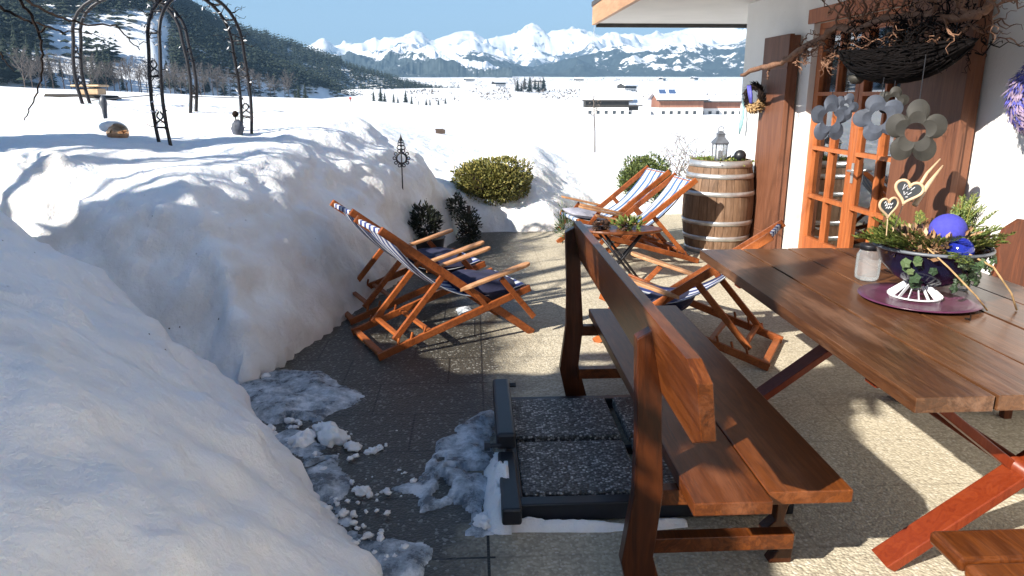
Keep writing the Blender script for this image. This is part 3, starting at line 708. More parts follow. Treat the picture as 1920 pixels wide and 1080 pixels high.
# ---------------------------------------------------------------- farms
def farm(name, label, c, w_, d_, hw, hr, wallm, rot, lower=True, solar=False):
    t = thing(name, label, 'farmhouse', c, world=False); t.rotation_euler.z = rot
    a = MB(); a.box((0, 0, hw*.25), (w_, d_, hw*.5)); a.build('plaster_wall', M['farmwhite'], t)
    a = MB(); a.prism([(-d_/2, hw*.5), (d_/2, hw*.5), (d_/2, hw), (0, hw+hr), (-d_/2, hw)], 'x', -w_/2-.02, w_/2+.02); a.build('timber_wall', wallm, t)
    a = MB(); o_ = 1.4
    for s in (-1, 1):
        a.prism([(0, hw+hr+.1), (s*(d_/2+o_), hw-.1-o_*hr/(d_/2)*.6), (s*(d_/2+o_), hw+.7-o_*hr/(d_/2)*.6), (0, hw+hr+.9)], 'x', -w_/2-o_, w_/2+o_)
    a.build('snowy_roof', M['snowfar'], t)
    a = MB(); a.box((0, -d_/2-o_-.05, hw-.25-o_*hr/(d_/2)*.6), (w_+2*o_, .25, .5)); a.build('eave_board', M['darktrim'], t)
    n = int(w_/3.2)
    for i in range(n):
        a = MB(); a.box((-w_/2+1.8+i*3.2, -d_/2-.03, hw*.22), (1.3, .12, 1.3)); a.build('window', M['glassdark'], t)
    a = MB(); a.box((w_*.2, d_*.1, hw+hr+1.0), (.9, .9, 1.8)); a.build('chimney', M['farmwhite'], t)
    if solar:
        for k in (-1, 1):
            a = MB(); a.box((k*2.0-w_*.28, -d_*.22, hw+hr*.55+1.3), (2.6, 2.4, .2), Euler((R(50), 0, 0)).to_matrix()); a.build('solar_panel', M['solar'], t)
    return t
def farm_at(px, py, y): 
    p = ony(px, py, y); return (p.x, p.y, gz(p.x, p.y)-.3)
farm('farmhouse', 'dark timber farmhouse with white lower wall, left of the long barn in the valley', farm_at(1135, 212, 300), 17, 11, 6.6, 2.2, M['farmwood'], R(-4))
farm('farm_shed', 'low dark shed joined to the right of the timber farmhouse', farm_at(1174, 213, 299), 8.5, 7, 4.6, .9, M['farmwood'], R(-4))
farm('farmhouse', 'long brown farmhouse with two solar panels on its snowy roof', farm_at(1268, 217, 300), 18, 11, 6.8, 2.3, M['farmred'], R(3), solar=True)
farm('barn', 'low red brown barn right of the farmhouse with solar panels', farm_at(1350, 212, 305), 22, 9, 6.2, 1.2, M['farmred'], R(3))
for i, (px, y, w_) in enumerate([(1010, 1500, 26), (1085, 1650, 18), (880, 1750, 22), (935, 1250, 20), (1175, 900, 22), (1300, 2200, 30), (1240, 1900, 24)]):
    x = ratio(px)*y
    lab = ['tiny far farmhouse on the slope above the valley tree clump', 'tiny far farmhouse below the wooded mountain left of the roof corner', 'tiny farmhouse on the white slope right of the wooded hill',
           'small distant barn left of the valley tree clump', 'small farmhouse up the slope behind the timber farmhouse', 'distant farmstead below the right end of the wooded mountain', 'distant farm above the solar roof'][i]
    farm('farmhouse', lab, (x, y, gz(x, y)), w_, 12, 6.5, 2.5, M['farmwood'], R(10*i))

# ---------------------------------------------------------------- haze
hz = MB(); hz.box((0, 5600, 410), (24000, 11700, 860))
hm_ = bpy.data.materials.new('haze'); hm_.use_nodes = True; ht = hm_.node_tree; ht.nodes.clear()
ho = ht.nodes.new('ShaderNodeOutputMaterial'); hv = ht.nodes.new('ShaderNodeVolumePrincipled')
hv.inputs['Color'].default_value = (0.38, 0.66, 1.0, 1); hv.inputs['Density'].default_value = 0.00014; hv.inputs['Anisotropy'].default_value = 0.1
ht.links.new(hv.outputs[0], ho.inputs['Volume'])
tag(hz.build('haze', hm_), None, None, None, 'stuff')

# ---------------------------------------------------------------- house
WX = 3.02
house = thing('house', 'white plastered house with brown eave board, terrace door and dark shutters', 'house', (WX, 8.35, 0))
def hp(name, mb, mat, par=None, **k):
    par = par or house
    o = mb.build(name, mat, None, **k); o.parent = par
    o.matrix_parent_inverse = Matrix.Translation(-Vector(house['wp'])) if par is house else Matrix.Identity(4); return o
Y0D, Y1D, ZD = 5.03, 6.68, 2.20
a = MB(); T_ = .36
a.box((WX+T_/2, (-4+Y0D)/2, 1.35), (T_, Y0D+4, 2.7)); a.box((WX+T_/2, (Y1D+8.35)/2, 1.35), (T_, 8.35-Y1D, 2.7)); a.box((WX+T_/2, (Y0D+Y1D)/2, (ZD+2.7)/2), (T_, Y1D-Y0D, 2.7-ZD))
a.box((WX+2.6, 8.35-.18, 1.35), (5.2-.72, .36, 2.7)); a.box((WX+2.6, -3.82, 1.35), (5.2-.72, .36, 2.7)); a.box((WX+5.0, 2.2, 1.35), (.36, 12.2, 2.7))
hp('wall', a, M['plaster'])
XE, ZE, YE = 1.70, 2.545, 10.7
a = MB(); a.box(((XE+.05+9)/2, (YE-.05-4.3)/2, ZE+.03), (9-XE-.05, YE-.05+4.3, .06)); hp('soffit', a, M['soffit'])
a = MB(); a.box((XE, (YE-4.3)/2, ZE+.125), (.05, YE+4.3, .29)); hp('fascia', a, M['fascia'])
a = MB(); a.box((XE-.03, (YE-4.3)/2, ZE+.255), (.012, YE+4.36, .06)); hp('drip_edge', a, M['darktrim'])
a = MB(); a.box(((XE+9)/2+.03, YE-.02, ZE+.0), (9-XE, .05, .10)); hp('verge_trim', a, M['darktrim'])
a = MB(); a.box(((XE+9)/2, (YE-4.3)/2, ZE+.19), (9-XE-.06, YE+4.2, .24)); hp('roof_slab', a, M['darktrim'])
a = MB(); a.box(((XE+9)/2, (YE-4.3)/2, ZE+.55), (9-XE-.1, YE+4.1, .46)); hp('roof_snow', a, M['snow'], bevel=.12)
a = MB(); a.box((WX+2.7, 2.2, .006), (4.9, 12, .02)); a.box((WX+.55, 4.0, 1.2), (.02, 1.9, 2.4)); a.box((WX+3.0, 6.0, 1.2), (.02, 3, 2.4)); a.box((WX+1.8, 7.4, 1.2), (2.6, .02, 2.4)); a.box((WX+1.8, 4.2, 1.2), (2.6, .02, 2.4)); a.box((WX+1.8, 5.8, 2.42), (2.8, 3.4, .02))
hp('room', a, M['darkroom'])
# door
door_x = WX+.10
fr = MB(); ft = .05
fr.box((door_x, Y0D+ft/2, ZD/2), (.09, ft, ZD)); fr.box((door_x, Y1D-ft/2, ZD/2), (.09, ft, ZD)); fr.box((door_x, (Y0D+Y1D)/2, ZD-ft/2), (.09, Y1D-Y0D-2*ft, ft)); fr.box((door_x, (Y0D+Y1D)/2, .03), (.12, Y1D-Y0D-2*ft, .06))
dfr = hp('door_frame', fr, M['door'], bevel=.004)
a = MB(); a.box((WX+.0, (Y0D+Y1D)/2, ZD+.06), (.05, Y1D-Y0D+.16, .12)); hp('lintel_board', a, M['door'], bevel=.004)
a = MB(); a.box((WX-.10, (Y0D+Y1D)/2, .06), (.30, Y1D-Y0D, .12)); hp('door_step', a, M['chair'], bevel=.006)
ym = (Y0D+Y1D)/2
for k, (ya, yb) in enumerate(((Y0D+ft+.004, ym-.003), (ym+.003, Y1D-ft-.004))):
    a = MB(); st = .062; x = door_x-.03; zt = ZD-ft-.004
    a.box((x, ya+st/2, (zt+.065)/2), (.055, st, zt-.065)); a.box((x, yb-st/2, (zt+.065)/2), (.055, st, zt-.065))
    a.box((x, (ya+yb)/2, zt-st/2), (.055, yb-ya-2*st, st)); a.box((x, (ya+yb)/2, .065+.13), (.055, yb-ya-2*st, .26))
    leaf = hp('door_leaf', a, M['door'], bevel=.004)
    m = MB(); yc = (ya+yb)/2
    m.box((x-.006, yc, (.33+zt-st)/2), (.040, .030, zt-st-.32))
    for zz in (.70, 1.13, 1.60): m.box((x-.008, yc, zz), (.042, yb-ya-2*st+.004, .032))
    o = hp('muntin', m, M['door'], leaf)
    g = MB(); g.box((x+.012, yc, (.32+zt-st)/2), (.004, yb-ya-2*st+.01, zt-st-.31)); hp('pane', g, M['pane'], leaf)
    if k == 0:
        h_ = MB(); h_.tube([(x-.03, yb-.05, 1.0), (x-.07, yb-.05, 1.0), (x-.075, yb-.13, 1.0)], .009); h_.box((x-.031, yb-.05, .98), (.006, .03, .16)); hp('handle', h_, M['steel'], leaf)
    cm = MB()
    n = 26
    for i in range(n):
        y_ = yb-st-.16*(i/n) if k else ya+st+.14*(i/n); cm.tube([(door_x+.09+.018*math.sin(i*1.9), y_, .12), (door_x+.09+.022*math.sin(i*1.9+.6), y_, 2.0)], .010, 5)
    hp('curtain', cm, M['curtain'], None, smooth=True)
rc = MB()
for i in range(12): rc.tube([(door_x+.12+.01*math.sin(i*2), 5.93+i*.017, .1), (door_x+.12+.012*math.sin(i*2), 5.93+i*.017, 1.25)], .012, 5)
hp('curtain', rc, M['ribbon'], None, smooth=True)
def shutter(ya, yb, zb, zt, xo):
    a = MB(); a.box((xo, (ya+yb)/2, (zb+zt)/2), (.045, yb-ya, zt-zb))
    n = 5
    p = hp('shutter', a, M['shutter'], bevel=.004)
    b = MB()
    b.box((xo+.045, ya+.045, (zb+zt)/2), (.085, .05, zt-zb-.02)); b.box((xo+.045, yb-.045, (zb+zt)/2), (.085, .05, zt-zb-.02)); b.box((xo-.024, (ya+yb)/2, zb+.24), (.006, yb-ya-.01, .012))
    b.box((xo-.024, (ya+yb)/2, zt-.30), (.006, yb-ya-.01, .010))
    hp('batten', b, M['shutter'], p)
    c = MB(); c.tube([(xo-.02, ya+.02, zb+.32), (xo-.05, ya-.03, zb+.32), (xo-.02, ya-.07, zb+.32)], .007); hp('hinge', c, M['steel'], p)
shutter(6.86, 7.46, .02, 2.13, WX-.11)
shutter(4.30, 4.98, .02, 2.20, WX-.11)

# ---------------------------------------------------------------- deckchairs
def deckchair(label, group, loc, fwd, stripes, wdt=.56, arms=True):
    t = thing('deckchair', label, 'deckchair', loc, group, world=False); t.rotation_euler.z = math.atan2(fwd[1], fwd[0])
    W = wdt/2
    P = lambda u, v, z: (u, v, z)
    a = MB()
    for s in (-1, 1): a.bar(P(1.09, s*(W-.03), .0), P(.03, s*(W-.03), .81), .028, .052)
    a.tube([P(.06, -W+.03, .785), P(.06, W-.03, .785)], .014, 8); a.bar(P(.93, -W+.03, .13), P(.93, W-.03, .13), .04, .022)
    a.build('back_frame', M['chair'], t, bevel=.004)
    a = MB()
    for s in (-1, 1):
        a.bar(P(-.03, s*W, .022), P(1.05, s*W, .335), .026, .048)
        for q in (.10, .19, .28): a.bar(P(q, s*(W-.001), .05+q*.29), P(q+.012, s*(W-.001), .095+q*.29), .014, .016, (0, 1, 0))
    a.tube([P(1.03, -W, .33), P(1.03, W, .33)], .015, 8); a.bar(P(.0, -W, .028), P(.0, W, .028), .045, .022, (0, 0, 1)); a.bar(P(.33, -W, .128), P(.33, W, .128), .035, .02)
    a.build('seat_frame', M['chair'], t, bevel=.004)
    a = MB()
    for s in (-1, 1): a.bar(P(.47, s*(W-.063), .50), P(.10, s*(W-.063), .095), .024, .040)
    a.bar(P(.13, -W+.063, .118), P(.13, W-.063, .118), .035, .02)
    a.build('prop_frame', M['chair'], t, bevel=.004)
    if arms:
        for s in (-1, 1):
            b = MB(); pts = []
            prof = [(.53, .0), (.60, .024), (.78, .026), (.92, .034), (1.0, .032), (1.035, .018)]
            ol = [(u, s*(W+.012)+h_) for u, h_ in prof]+[(u, s*(W+.012)-h_) for u, h_ in reversed(prof)]
            b.prism(ol, 'z', -.011, .011); 
            b.v = [(x, y, z+.385+(x-.53)*.24) for x, y, z in b.v]
            b.build('armrest', M['chair_arm'], t, bevel=.005)
            b = MB(); b.bar(P(.82, s*(W+.022), .43), P(1.07, s*(W+.022), .13), .018, .038); b.build('arm_support', M['chair'], t, bevel=.003)
            b = MB(); b.bar(P(.60, s*(W+.004), .395), P(.72, s*(W+.004), .25), .016, .03); b.build('arm_brace', M['chair'], t, bevel=.003)
    c = MB(); pr = []
    n = 26
    for i in range(n+1):
        q = i/n; u = .06+.98*q; z = .80*(1-q)+.345*q - .235*math.sin(math.pi*q**.9)*(1) ; pr.append((u, z))
    pr = [(.075, .765), (.045, .775), (.045, .80)]+pr+[(1.055, .34), (1.05, .315), (1.02, .312)]
    m_ = 14; vs = []
    for (u, z) in pr:
        for j in range(m_+1):
            v = -W+.052+(2*W-.104)*j/m_; vs.append((u, v, z-.02*math.sin(math.pi*j/m_)*(1 if .1 < u < 1.0 else 0)))
    k = m_+1
    c.add(vs, [(i*k+j, i*k+j+1, (i+1)*k+j+1, (i+1)*k+j) for i in range(len(pr)-1) for j in range(m_)])
    o = c.build('canvas', stripes, t, smooth=True)
    sm = o.modifiers.new('thick', 'SOLIDIFY'); sm.thickness = .004
    return t
def side_to_center(near, fwd, wdt, side):
    f = Vector((fwd[0], fwd[1], 0)).normalized(); wv = Vector((-f.y, f.x, 0))*side
    return Vector((near[0], near[1], 0))+wv*wdt/2, f
fA = (.975, .462); cA, _ = side_to_center((-.579, 4.314), fA, .56, 1)
ch1 = deckchair('navy striped deckchair by the snow bank, the one nearer the camera', 'deckchairs on the terrace', cA, fA, M['stripeA'])
wv = Vector((-.462, .975, 0)).normalized()
ch2 = deckchair('navy striped deckchair by the snow bank, the one behind its twin', 'deckchairs on the terrace', cA+wv*.80+Vector((.05, .02, 0)), fA, M['stripeA'])
f3 = (-.985, -.14); c3, _ = side_to_center((2.15, 6.88), f3, .5, -1)
deckchair('pale blue striped deckchair whose back reaches up in front of the barrel', 'deckchairs on the terrace', c3, f3, M['stripeB'], .54)
f4 = (-.98, -.20); c4, _ = side_to_center((2.10, 7.62), f4, .6, -1)
deckchair('pale blue striped deckchair whose back stands before the round bush', 'deckchairs on the terrace', c4, f4, M['stripeB'], .58)
f5 = (-.86, .50); c5, _ = side_to_center((1.72, 4.02), f5, .56, -1)
deckchair('navy striped deckchair half hidden beside the far end of the table', 'deckchairs on the terrace', c5, f5, M['stripeA'], .56)
# cushions
def cushion(label, c, d, rotz, tilt, col='navy'):
    t = MB(); n = 26; vs = []; 
    for sgn in (1, -1):
        for i in range(n+1):
            for j in range(n+1):
                u, v = i/n*2-1, j/n*2-1; hgt = ((1-abs(u)**3.2)*(1-abs(v)**3.2))**.55
                wr = .06*float(vnoise(u*3+c[0]*9, v*3, sgn))
                k = 1-.07*(abs(u*v))**2
                vs.append((u*d[0]/2*k, v*d[1]/2*k, sgn*d[2]/2*hgt*(1+wr*3)))
    q = (n+1)*(n+1); fs = []
    for s_ in (0, 1):
        for i in range(n):
            for j in range(n):
                f = (s_*q+i*(n+1)+j, s_*q+(i+1)*(n+1)+j, s_*q+(i+1)*(n+1)+j+1, s_*q+i*(n+1)+j+1); fs.append(f if s_ == 0 else f[::-1])
    t.add(vs, fs)
    o = t.build('cushion', M[col], None, smooth=True); o.location = c; o.rotation_euler = (0, tilt, rotz)
    return tag(o, label, 'cushion', None)
rz = math.atan2(fA[1], fA[0]); fd = Vector((fA[0], fA[1], 0)).normalized()
cushion('plump navy cushion on the seat of the deckchair nearer the camera by the snow bank', cA+fd*.84+Vector((0, 0, .315)), (.42, .48, .17), rz, R(8))
cushion('rolled navy cushion on the seat of the rear deckchair by the snow bank', cA+wv*.80+fd*.80+Vector((.05, .02, .325)), (.44, .46, .17), rz, R(4))
cushion('crumpled dark navy cushion on the deckchair beside the table end', c5+Vector((f5[0], f5[1], 0))*.70+Vector((0, 0, .26)), (.36, .42, .12), math.atan2(f5[1], f5[0]), R(12))
M['greyc'] = plain('grey_cushion', (.30, .30, .36), .9, 0, .15, 30)
cushion('flat grey lilac cushion on the front of the deckchair before the round bush', c4+Vector((f4[0], f4[1], 0))*.88+Vector((0, 0, .36)), (.40, .46, .08), math.atan2(f4[1], f4[0]), R(-8), 'greyc')

# ---------------------------------------------------------------- bench with back
bn = thing('garden_bench', 'long red brown wooden bench with a plank back, in front of the table', 'bench', (.8, 2.7, 0))
ZS = .45
a = MB(); a.box((.745, (1.86+3.86)/2, ZS-.022), (.235, 2.0, .044)); a.box((.998, (1.91+3.90)/2, ZS-.022), (.262, 1.99, .044)); a.build('seat', M['bench'], bn, bevel=.004)
a = MB()
ol = [(1.52, .965), (1.59, 1.0), (3.60, .985), (3.64, .96), (3.64, .78), (1.66, .745), (1.56, .80)]
vs = []
a.prism([(y, z) for y, z in ol], 'x', -.019, .019)
a.v = [(x+.555-(z-.78)*.20, y, z) for x, y, z in a.v]
a.build('backrest', M['bench'], bn, bevel=.003)
def post(y0, thick=.045):
    a = MB()
    fr_ = [(.485, .0), (.445, .18), (.475, .42), (.475, .62), (.462, .92), (.505, .945), (.535, .95), (.55, .62), (.565, .42), (.545, .2), (.60, .0)]
    a.prism([(x-.0, z) for x, z in fr_], 'y', y0-thick/2, y0+thick/2)
    return a
for y0 in (1.99, 3.66):
    post(y0, .05).build('back_post', M['bench_v'], bn, bevel=.004)
    a = MB(); a.prism([(1.02, .0), (1.10, .0), (1.105, .12), (1.06, .17), (1.07, .22), (1.10, .30), (1.10, .404), (1.0, .404), (1.03, .28), (1.03, .17), (.99, .13), (1.0, .08), (1.05, .05)], 'y', y0+.20 if y0 < 3 else y0-.1, (y0+.25) if y0 < 3 else y0-.05); a.build('front_leg', M['bench_v'], bn, bevel=.004)
    a = MB(); yy = y0+.05; a.box((.80, yy, .375), (.54, .045, .055)); a.build('seat_support', M['bench'], bn, bevel=.003)
    a = MB(); a.box((.79, y0+(.10 if y0 < 3 else -.05), .17), (.50, .05, .055)); a.build('foot_rail', M['bench'], bn, bevel=.003)
# ---------------------------------------------------------------- table
tt = thing('garden_table', 'large weathered brown plank table with crossed red legs', 'table', (1.86, 2.9, 0))
a = MB(); ZT = .76
ed = [1.25, 1.495, 1.755, 2.02, 2.255, 2.475]
for i in range(5):
    x0, x1 = ed[i]+.0055, ed[i+1]-.0055; dy = [0, .0, .012, -.006, .01][i]
    a.box(((x0+x1)/2, (1.875+3.935)/2+dy, ZT-.024+(i % 2)*.0015), (x1-x0, 2.06, .048))
M['table'].node_tree.nodes['Principled BSDF'].inputs['Specular IOR Level'].default_value = .6; M['table'].node_tree.nodes['Principled BSDF'].inputs['Roughness'].default_value = .30
a.build('tabletop', M['table'], tt, bevel=.0018)
a = MB()
for y in (2.25, 3.55): a.box((1.86, y, .675), (1.05, .07, .06))
a.build('batten', M['trestle'], tt, bevel=.004)
for y in (2.17, 3.5):
    a = MB(); a.bar((1.42, y, .0), (2.25, y, .66), .052, .105, (0, 1, 0)); 
    a.v = [(x, yy, max(z, .0)) for x, yy, z in a.v]; a.v = [(x, yy, min(z, .655)) for x, yy, z in a.v]; a.build('crossed_leg', M['trestle'], tt, bevel=.004)
    a = MB(); a.bar((2.30, y+.06, .0), (1.47, y+.06, .66), .052, .105, (0, 1, 0)); a.v = [(x, yy, max(z, .0)) for x, yy, z in a.v]; a.v = [(x, yy, min(z, .655)) for x, yy, z in a.v]; a.build('crossed_leg', M['trestle'], tt, bevel=.004)
a = MB(); a.tube([(1.86, 2.1, .36), (1.86, 3.65, .36)], .028, 10); a.build('stretcher', M['trestle'], tt, smooth=True)
# stool at head of the table
st = thing('garden_stool', 'low wooden bench at the near end of the table, lower right corner', 'bench', (1.6, 1.55, 0))
a = MB(); a.box((1.72, 1.63, ZS-.02), (.98, .135, .04)); a.box((1.72, 1.485, ZS-.02), (.98, .135, .04)); a.build('seat', M['bench'], st, bevel=.012)
for x in (1.38, 2.05): 
    a = MB(); a.bar((x, 1.44, 0), (x, 1.56, .41), .05, .07); a.build('leg', M['bench'], st, bevel=.004)
    a = MB(); a.bar((x, 1.68, 0), (x, 1.58, .41), .05, .07); a.build('leg', M['bench'], st, bevel=.004)
# carved chair right edge
cc_ = thing('carved_chair', 'dark brown carved wooden chair beyond the table at the right edge', 'chair', (2.85, 3.45, 0))
a = MB(); ol = [(2.80, .50), (2.78, .58), (2.74, .66), (2.76, .74), (2.735, .84), (2.765, .92), (2.84, .97), (2.95, .955), (3.0, .93), (3.0, .5)]
a.prism(ol, 'y', 3.62, 3.65); a.build('backrest', M['redbrown'], cc_, bevel=.004)
a = MB(); a.box((2.83, 3.45, .44), (.36, .38, .035)); a.build('seat', M['redbrown'], cc_, bevel=.006)
for x in (2.70, 2.96):
    for y in (3.31, 3.6): a = MB(); a.bar((x, y, 0), (x, y, .425), .04, .04); a.build('leg', M['redbrown'], cc_)

# ---------------------------------------------------------------- barrel
BX, BY = 2.555, 7.52
bl = thing('barrel', 'old oak wine barrel with galvanised hoops standing by the house corner', 'barrel', (BX, BY, 0))
def brad(z): return .300+.062*(1-((z-.475)/.475)**2)
a = MB(); ns = 26
for i in range(ns):
    a0, a1 = 2*math.pi*i/ns+.006, 2*math.pi*(i+1)/ns-.006; vs = []; zz = [0, .1, .2, .3, .4, .5, .6, .7, .8, .9, .95]
    for z in zz:
        for an in (a0, (a0+a1)/2, a1): vs.append((BX+brad(z)*math.cos(an), BY+brad(z)*math.sin(an), z))
        for an in (a1, a0): vs.append((BX+(brad(z)-.03)*math.cos(an), BY+(brad(z)-.03)*math.sin(an), z))
    fs = []
    for k in range(len(zz)-1):
        for j in range(5): fs.append((k*5+j, k*5+(j+1) % 5, (k+1)*5+(j+1) % 5, (k+1)*5+j))
    fs += [(0, 1, 2, 3, 4), tuple(50+j for j in range(5))]
    a.add(vs, fs)
a.build('staves', M['barrel'], bl)
for z0, z1 in ((.885, .948), (.775, .822), (.60, .645), (.305, .35), (.145, .19), (.0, .055)):
    a = MB(); a.lathe([(brad(z0)-.002, z0), (brad(z0)+.006, z0), (brad((z0+z1)/2)+.008, (z0+z1)/2), (brad(z1)+.006, z1), (brad(z1)-.002, z1)], (BX, BY, 0), 48); a.build('hoop', M['steel'], bl, smooth=True)
a = MB(); a.lathe([(0, .905), (.285, .905)], (BX, BY, 0), 32); a.build('soil', M['darkleaf'], bl)
a = MB(); foliage(a, (BX, BY, .925), (.29, .29, .035), 1500, .03, .016, .1, .4, .3, 4); a.build('moss', M['sprig'], bl)
# lantern + ball on the barrel
ln_ = thing('lantern', 'small grey metal lantern with pointed roof on top of the barrel', 'lantern', (BX-.05, BY-.05, .93))
lx, ly, lz = BX-.04, BY-.06, .935
a = MB(); a.box((lx, ly, lz+.01), (.13, .13, .02)); a.box((lx, ly, lz+.175), (.135, .135, .014)); a.build('base', M['verdigris'], ln_, bevel=.003)
for sx in (-1, 1):
    for sy in (-1, 1): a = MB(); a.bar((lx+sx*.056, ly+sy*.056, lz+.02), (lx+sx*.056, ly+sy*.056, lz+.17), .01, .01); a.build('corner_post', M['verdigris'], ln_)
a = MB(); a.lathe([(.105, .18), (.10, .19), (.055, .235), (.048, .24), (.048, .265), (.055, .27), (.02, .30), (0, .305)], (lx, ly, lz), 4, Matrix.Rotation(R(45), 3, 'Z')); a.build('roof', M['verdigris'], ln_)
a = MB(); a.tube([(lx+.03*math.cos(t), ly, lz+.315+.03*math.sin(t)) for t in [i*.52 for i in range(13)]], .004, 6); a.build('ring', M['verdigris'], ln_)
a = MB(); a.box((lx, ly, lz+.095), (.106, .106, .145)); a.build('glass', M['jar'], ln_)
a = MB(); a.lathe([(0, 0), (.03, 0), (.03, .08), (0, .085)], (lx, ly, lz+.022), 16); a.build('candle', M['white'], ln_, smooth=True)
a = MB(); a.sphere((BX+.155, BY-.12, .93+.06), .062, 24, 14); tag(a.build('glass_ball', M['black'], None, smooth=True), 'shiny black ball lying in the moss beside the lantern', 'ball')

# ---------------------------------------------------------------- side table with cones
s_ = thing('side_table', 'small round wooden side table on thin black crossed legs behind the bench back', 'side table', (1.25, 6.15, 0))
a = MB(); a.lathe([(0, -.012), (.335, -.012), (.345, 0), (.335, .012), (0, .012)], (1.27, 6.12, .475), 40, None, .55); a.build('tabletop', M['bench'], s_, smooth=False)
for (p, q) in (((1.05, 6.05, .46), (1.42, 6.0, 0)), ((1.42, 6.02, .46), (1.08, 6.04, 0)), ((1.10, 6.22, .46), (1.46, 6.2, 0)), ((1.48, 6.20, .46), (1.12, 6.24, 0))):
    a = MB(); a.tube([p, q], .011, 8); a.build('leg', M['iron'], s_, smooth=True)
a = MB(); r_ = random.Random(3)
for i in range(9):
    c = (1.12+r_.uniform(-.12, .25), 6.08+r_.uniform(-.07, .08), .52); 
    for k in range(60):
        th, ph = r_.uniform(0, 6.28), r_.uniform(0, 3.14); d = Vector((math.sin(ph)*math.cos(th), math.sin(ph)*math.sin(th), math.cos(ph)*.8)); a.leaf(Vector(c)+d*.012, d, (0, 0, 1), .038, .022)
tag(a.build('pine_cones', M['pinecone'], None), 'heap of dark pine cones and leaves on the small side table', 'pine cones')
a = MB(); foliage(a, (1.30, 6.05, .535), (.13, .08, .05), 170, .05, .02, .2, .5, .3, 9); tag(a.build('evergreen_sprig', M['sprig'], None), 'grey green sprig lying among the pine cones on the side table', 'sprig')

# ---------------------------------------------------------------- centrepiece on table
PX_, PY_ = 1.86, 2.86
a = MB(); a.lathe([(0, 0), (.19, 0), (.235, .012), (.237, .016), (.19, .007), (0, .006)], (PX_, PY_, .763), 48); tag(a.build('plate', M['plate'], None, smooth=True), 'flat aubergine coloured plate under the planted bowl on the table', 'plate')
bo = thing('planter_bowl', 'dark glazed bowl planted with evergreen sprigs, ivy and blue baubles on the table', 'planter', (1.93, 2.92, .77))
bx, by, bz = 1.925, 2.93, .775
a = MB(); a.lathe([(.05, .045), (.09, .05), (.14, .08), (.19, .135), (.215, .20), (.222, .205), (.205, .20), (.18, .14), (.10, .07), (0, .06)], (bx, by, bz), 40); a.build('bowl', M['bowl'], bo, smooth=True)
a = MB(); a.tube([(bx+.225*math.cos(t*math.pi/18), by+.225*math.sin(t*math.pi/18), bz+.206) for t in range(37)], .007, 8); a.build('rim', M['verdigris'], bo, smooth=True)
a = MB()
for i in range(16):
    an = 2*math.pi*i/16
    a.bar((bx-.07+.045*math.cos(an), by-.045+.045*math.sin(an), bz+.052), (bx-.07+.10*math.cos(an), by-.045+.10*math.sin(an), bz+.004), .003, .014, (math.cos(an), math.sin(an), 1.2))
a.lathe([(.098, .003), (.106, .003), (.106, .008), (.098, .008)], (bx-.07, by-.045, bz), 32)
a.build('lattice_foot', M['white'], bo)
a = MB(); foliage(a, (bx, by, bz+.21), (.20, .20, .06), 1100, .035, .014, .1, .3, .4, 21); a.build('dry_leaves', M['dryleaf'], bo)
a = MB(); r_ = random.Random(12)
def sprig(a, p, d, L, n=26, w_=.034):
    d = Vector(d).normalized(); pts = [Vector(p)+d*L*t/4+Vector((0, 0, -.02*(t/4)**2)) for t in range(5)]
    a.tube(pts, .0022, 4)
    for i in range(n):
        t = .2+.8*i/n; q = Vector(p)+d*L*t+Vector((0, 0, -.02*t*t)); sgn = 1 if i % 2 else -1
        sd_ = d.cross(Vector((0, 0, 1))).normalized()*sgn
        dd = (d*.8+sd_*.9+Vector((r_.uniform(-.25, .25), r_.uniform(-.25, .25), r_.uniform(-.2, .5))))
        l_ = w_*(1.5-t)
        a.leaf(q, dd, (r_.uniform(-.4, .4), r_.uniform(-.4, .4), 1), l_, .007)
        for m_ in (.35, .6, .8):
            q2 = q+dd.normalized()*l_*m_
            for s2 in (-1, 1): a.leaf(q2, dd.normalized()+sd_*.9*s2+d*.3, (0, r_.uniform(-.4, .4), 1), l_*.42, .005)
for i in range(46):
    an = r_.uniform(0, 6.28); rr = r_.uniform(.05, .17); el = r_.uniform(.0, .9); L = r_.uniform(.11, .19)
    sprig(a, (bx+rr*math.cos(an), by+rr*math.sin(an), bz+.215), (math.cos(an), math.sin(an), el), L)
for i in range(14):
    sprig(a, (bx+.13+r_.uniform(-.05, .03), by+.05+r_.uniform(-.05, .05), bz+.21), (.55+r_.uniform(-.4, .3), .1+r_.uniform(-.3, .3), 1.0), r_.uniform(.15, .24))
for i in range(24):
    sprig(a, (bx-.13+r_.uniform(-.05, .03), by-.02+r_.uniform(-.08, .05), bz+.21), (-.9+r_.uniform(-.3, .3), .1+r_.uniform(-.4, .5), .4), r_.uniform(.12, .19))
a.build('evergreen_sprigs', M['sprig'], bo)
a = MB()
for i in range(80):
    an = r_.uniform(-2.6, .8); rr = .235+r_.uniform(-.02, .02); z = bz+.19-r_.random()**1.3*.13
    if i % 3 == 0: an = r_.uniform(-1.7, -.6)
    rr2 = rr*(1-.35*max(0, (bz+.17-z))/.13)
    c = Vector((bx+rr2*math.cos(an), by+rr2*math.sin(an), z)); nrm = Vector((math.cos(an), math.sin(an), .3)).normalized()
    ux = nrm.cross(Vector((0, 0, 1))).normalized(); uy = ux.cross(nrm); ro = r_.uniform(0, 6.28); s2 = r_.uniform(.013, .024); pts = []
    for k in range(10):
        ph = k*.628+ro; q = s2*(1 if k % 2 == 0 else .78); pts.append(c+ux*math.cos(ph)*q+uy*math.sin(ph)*q+nrm*(.004 if k % 2 else -.004))
    a.add([c+nrm*.006]+pts, [(0, 1+k, 1+(k+1) % 10) for k in range(10)])
a.build('ivy', M['ivy'], bo)
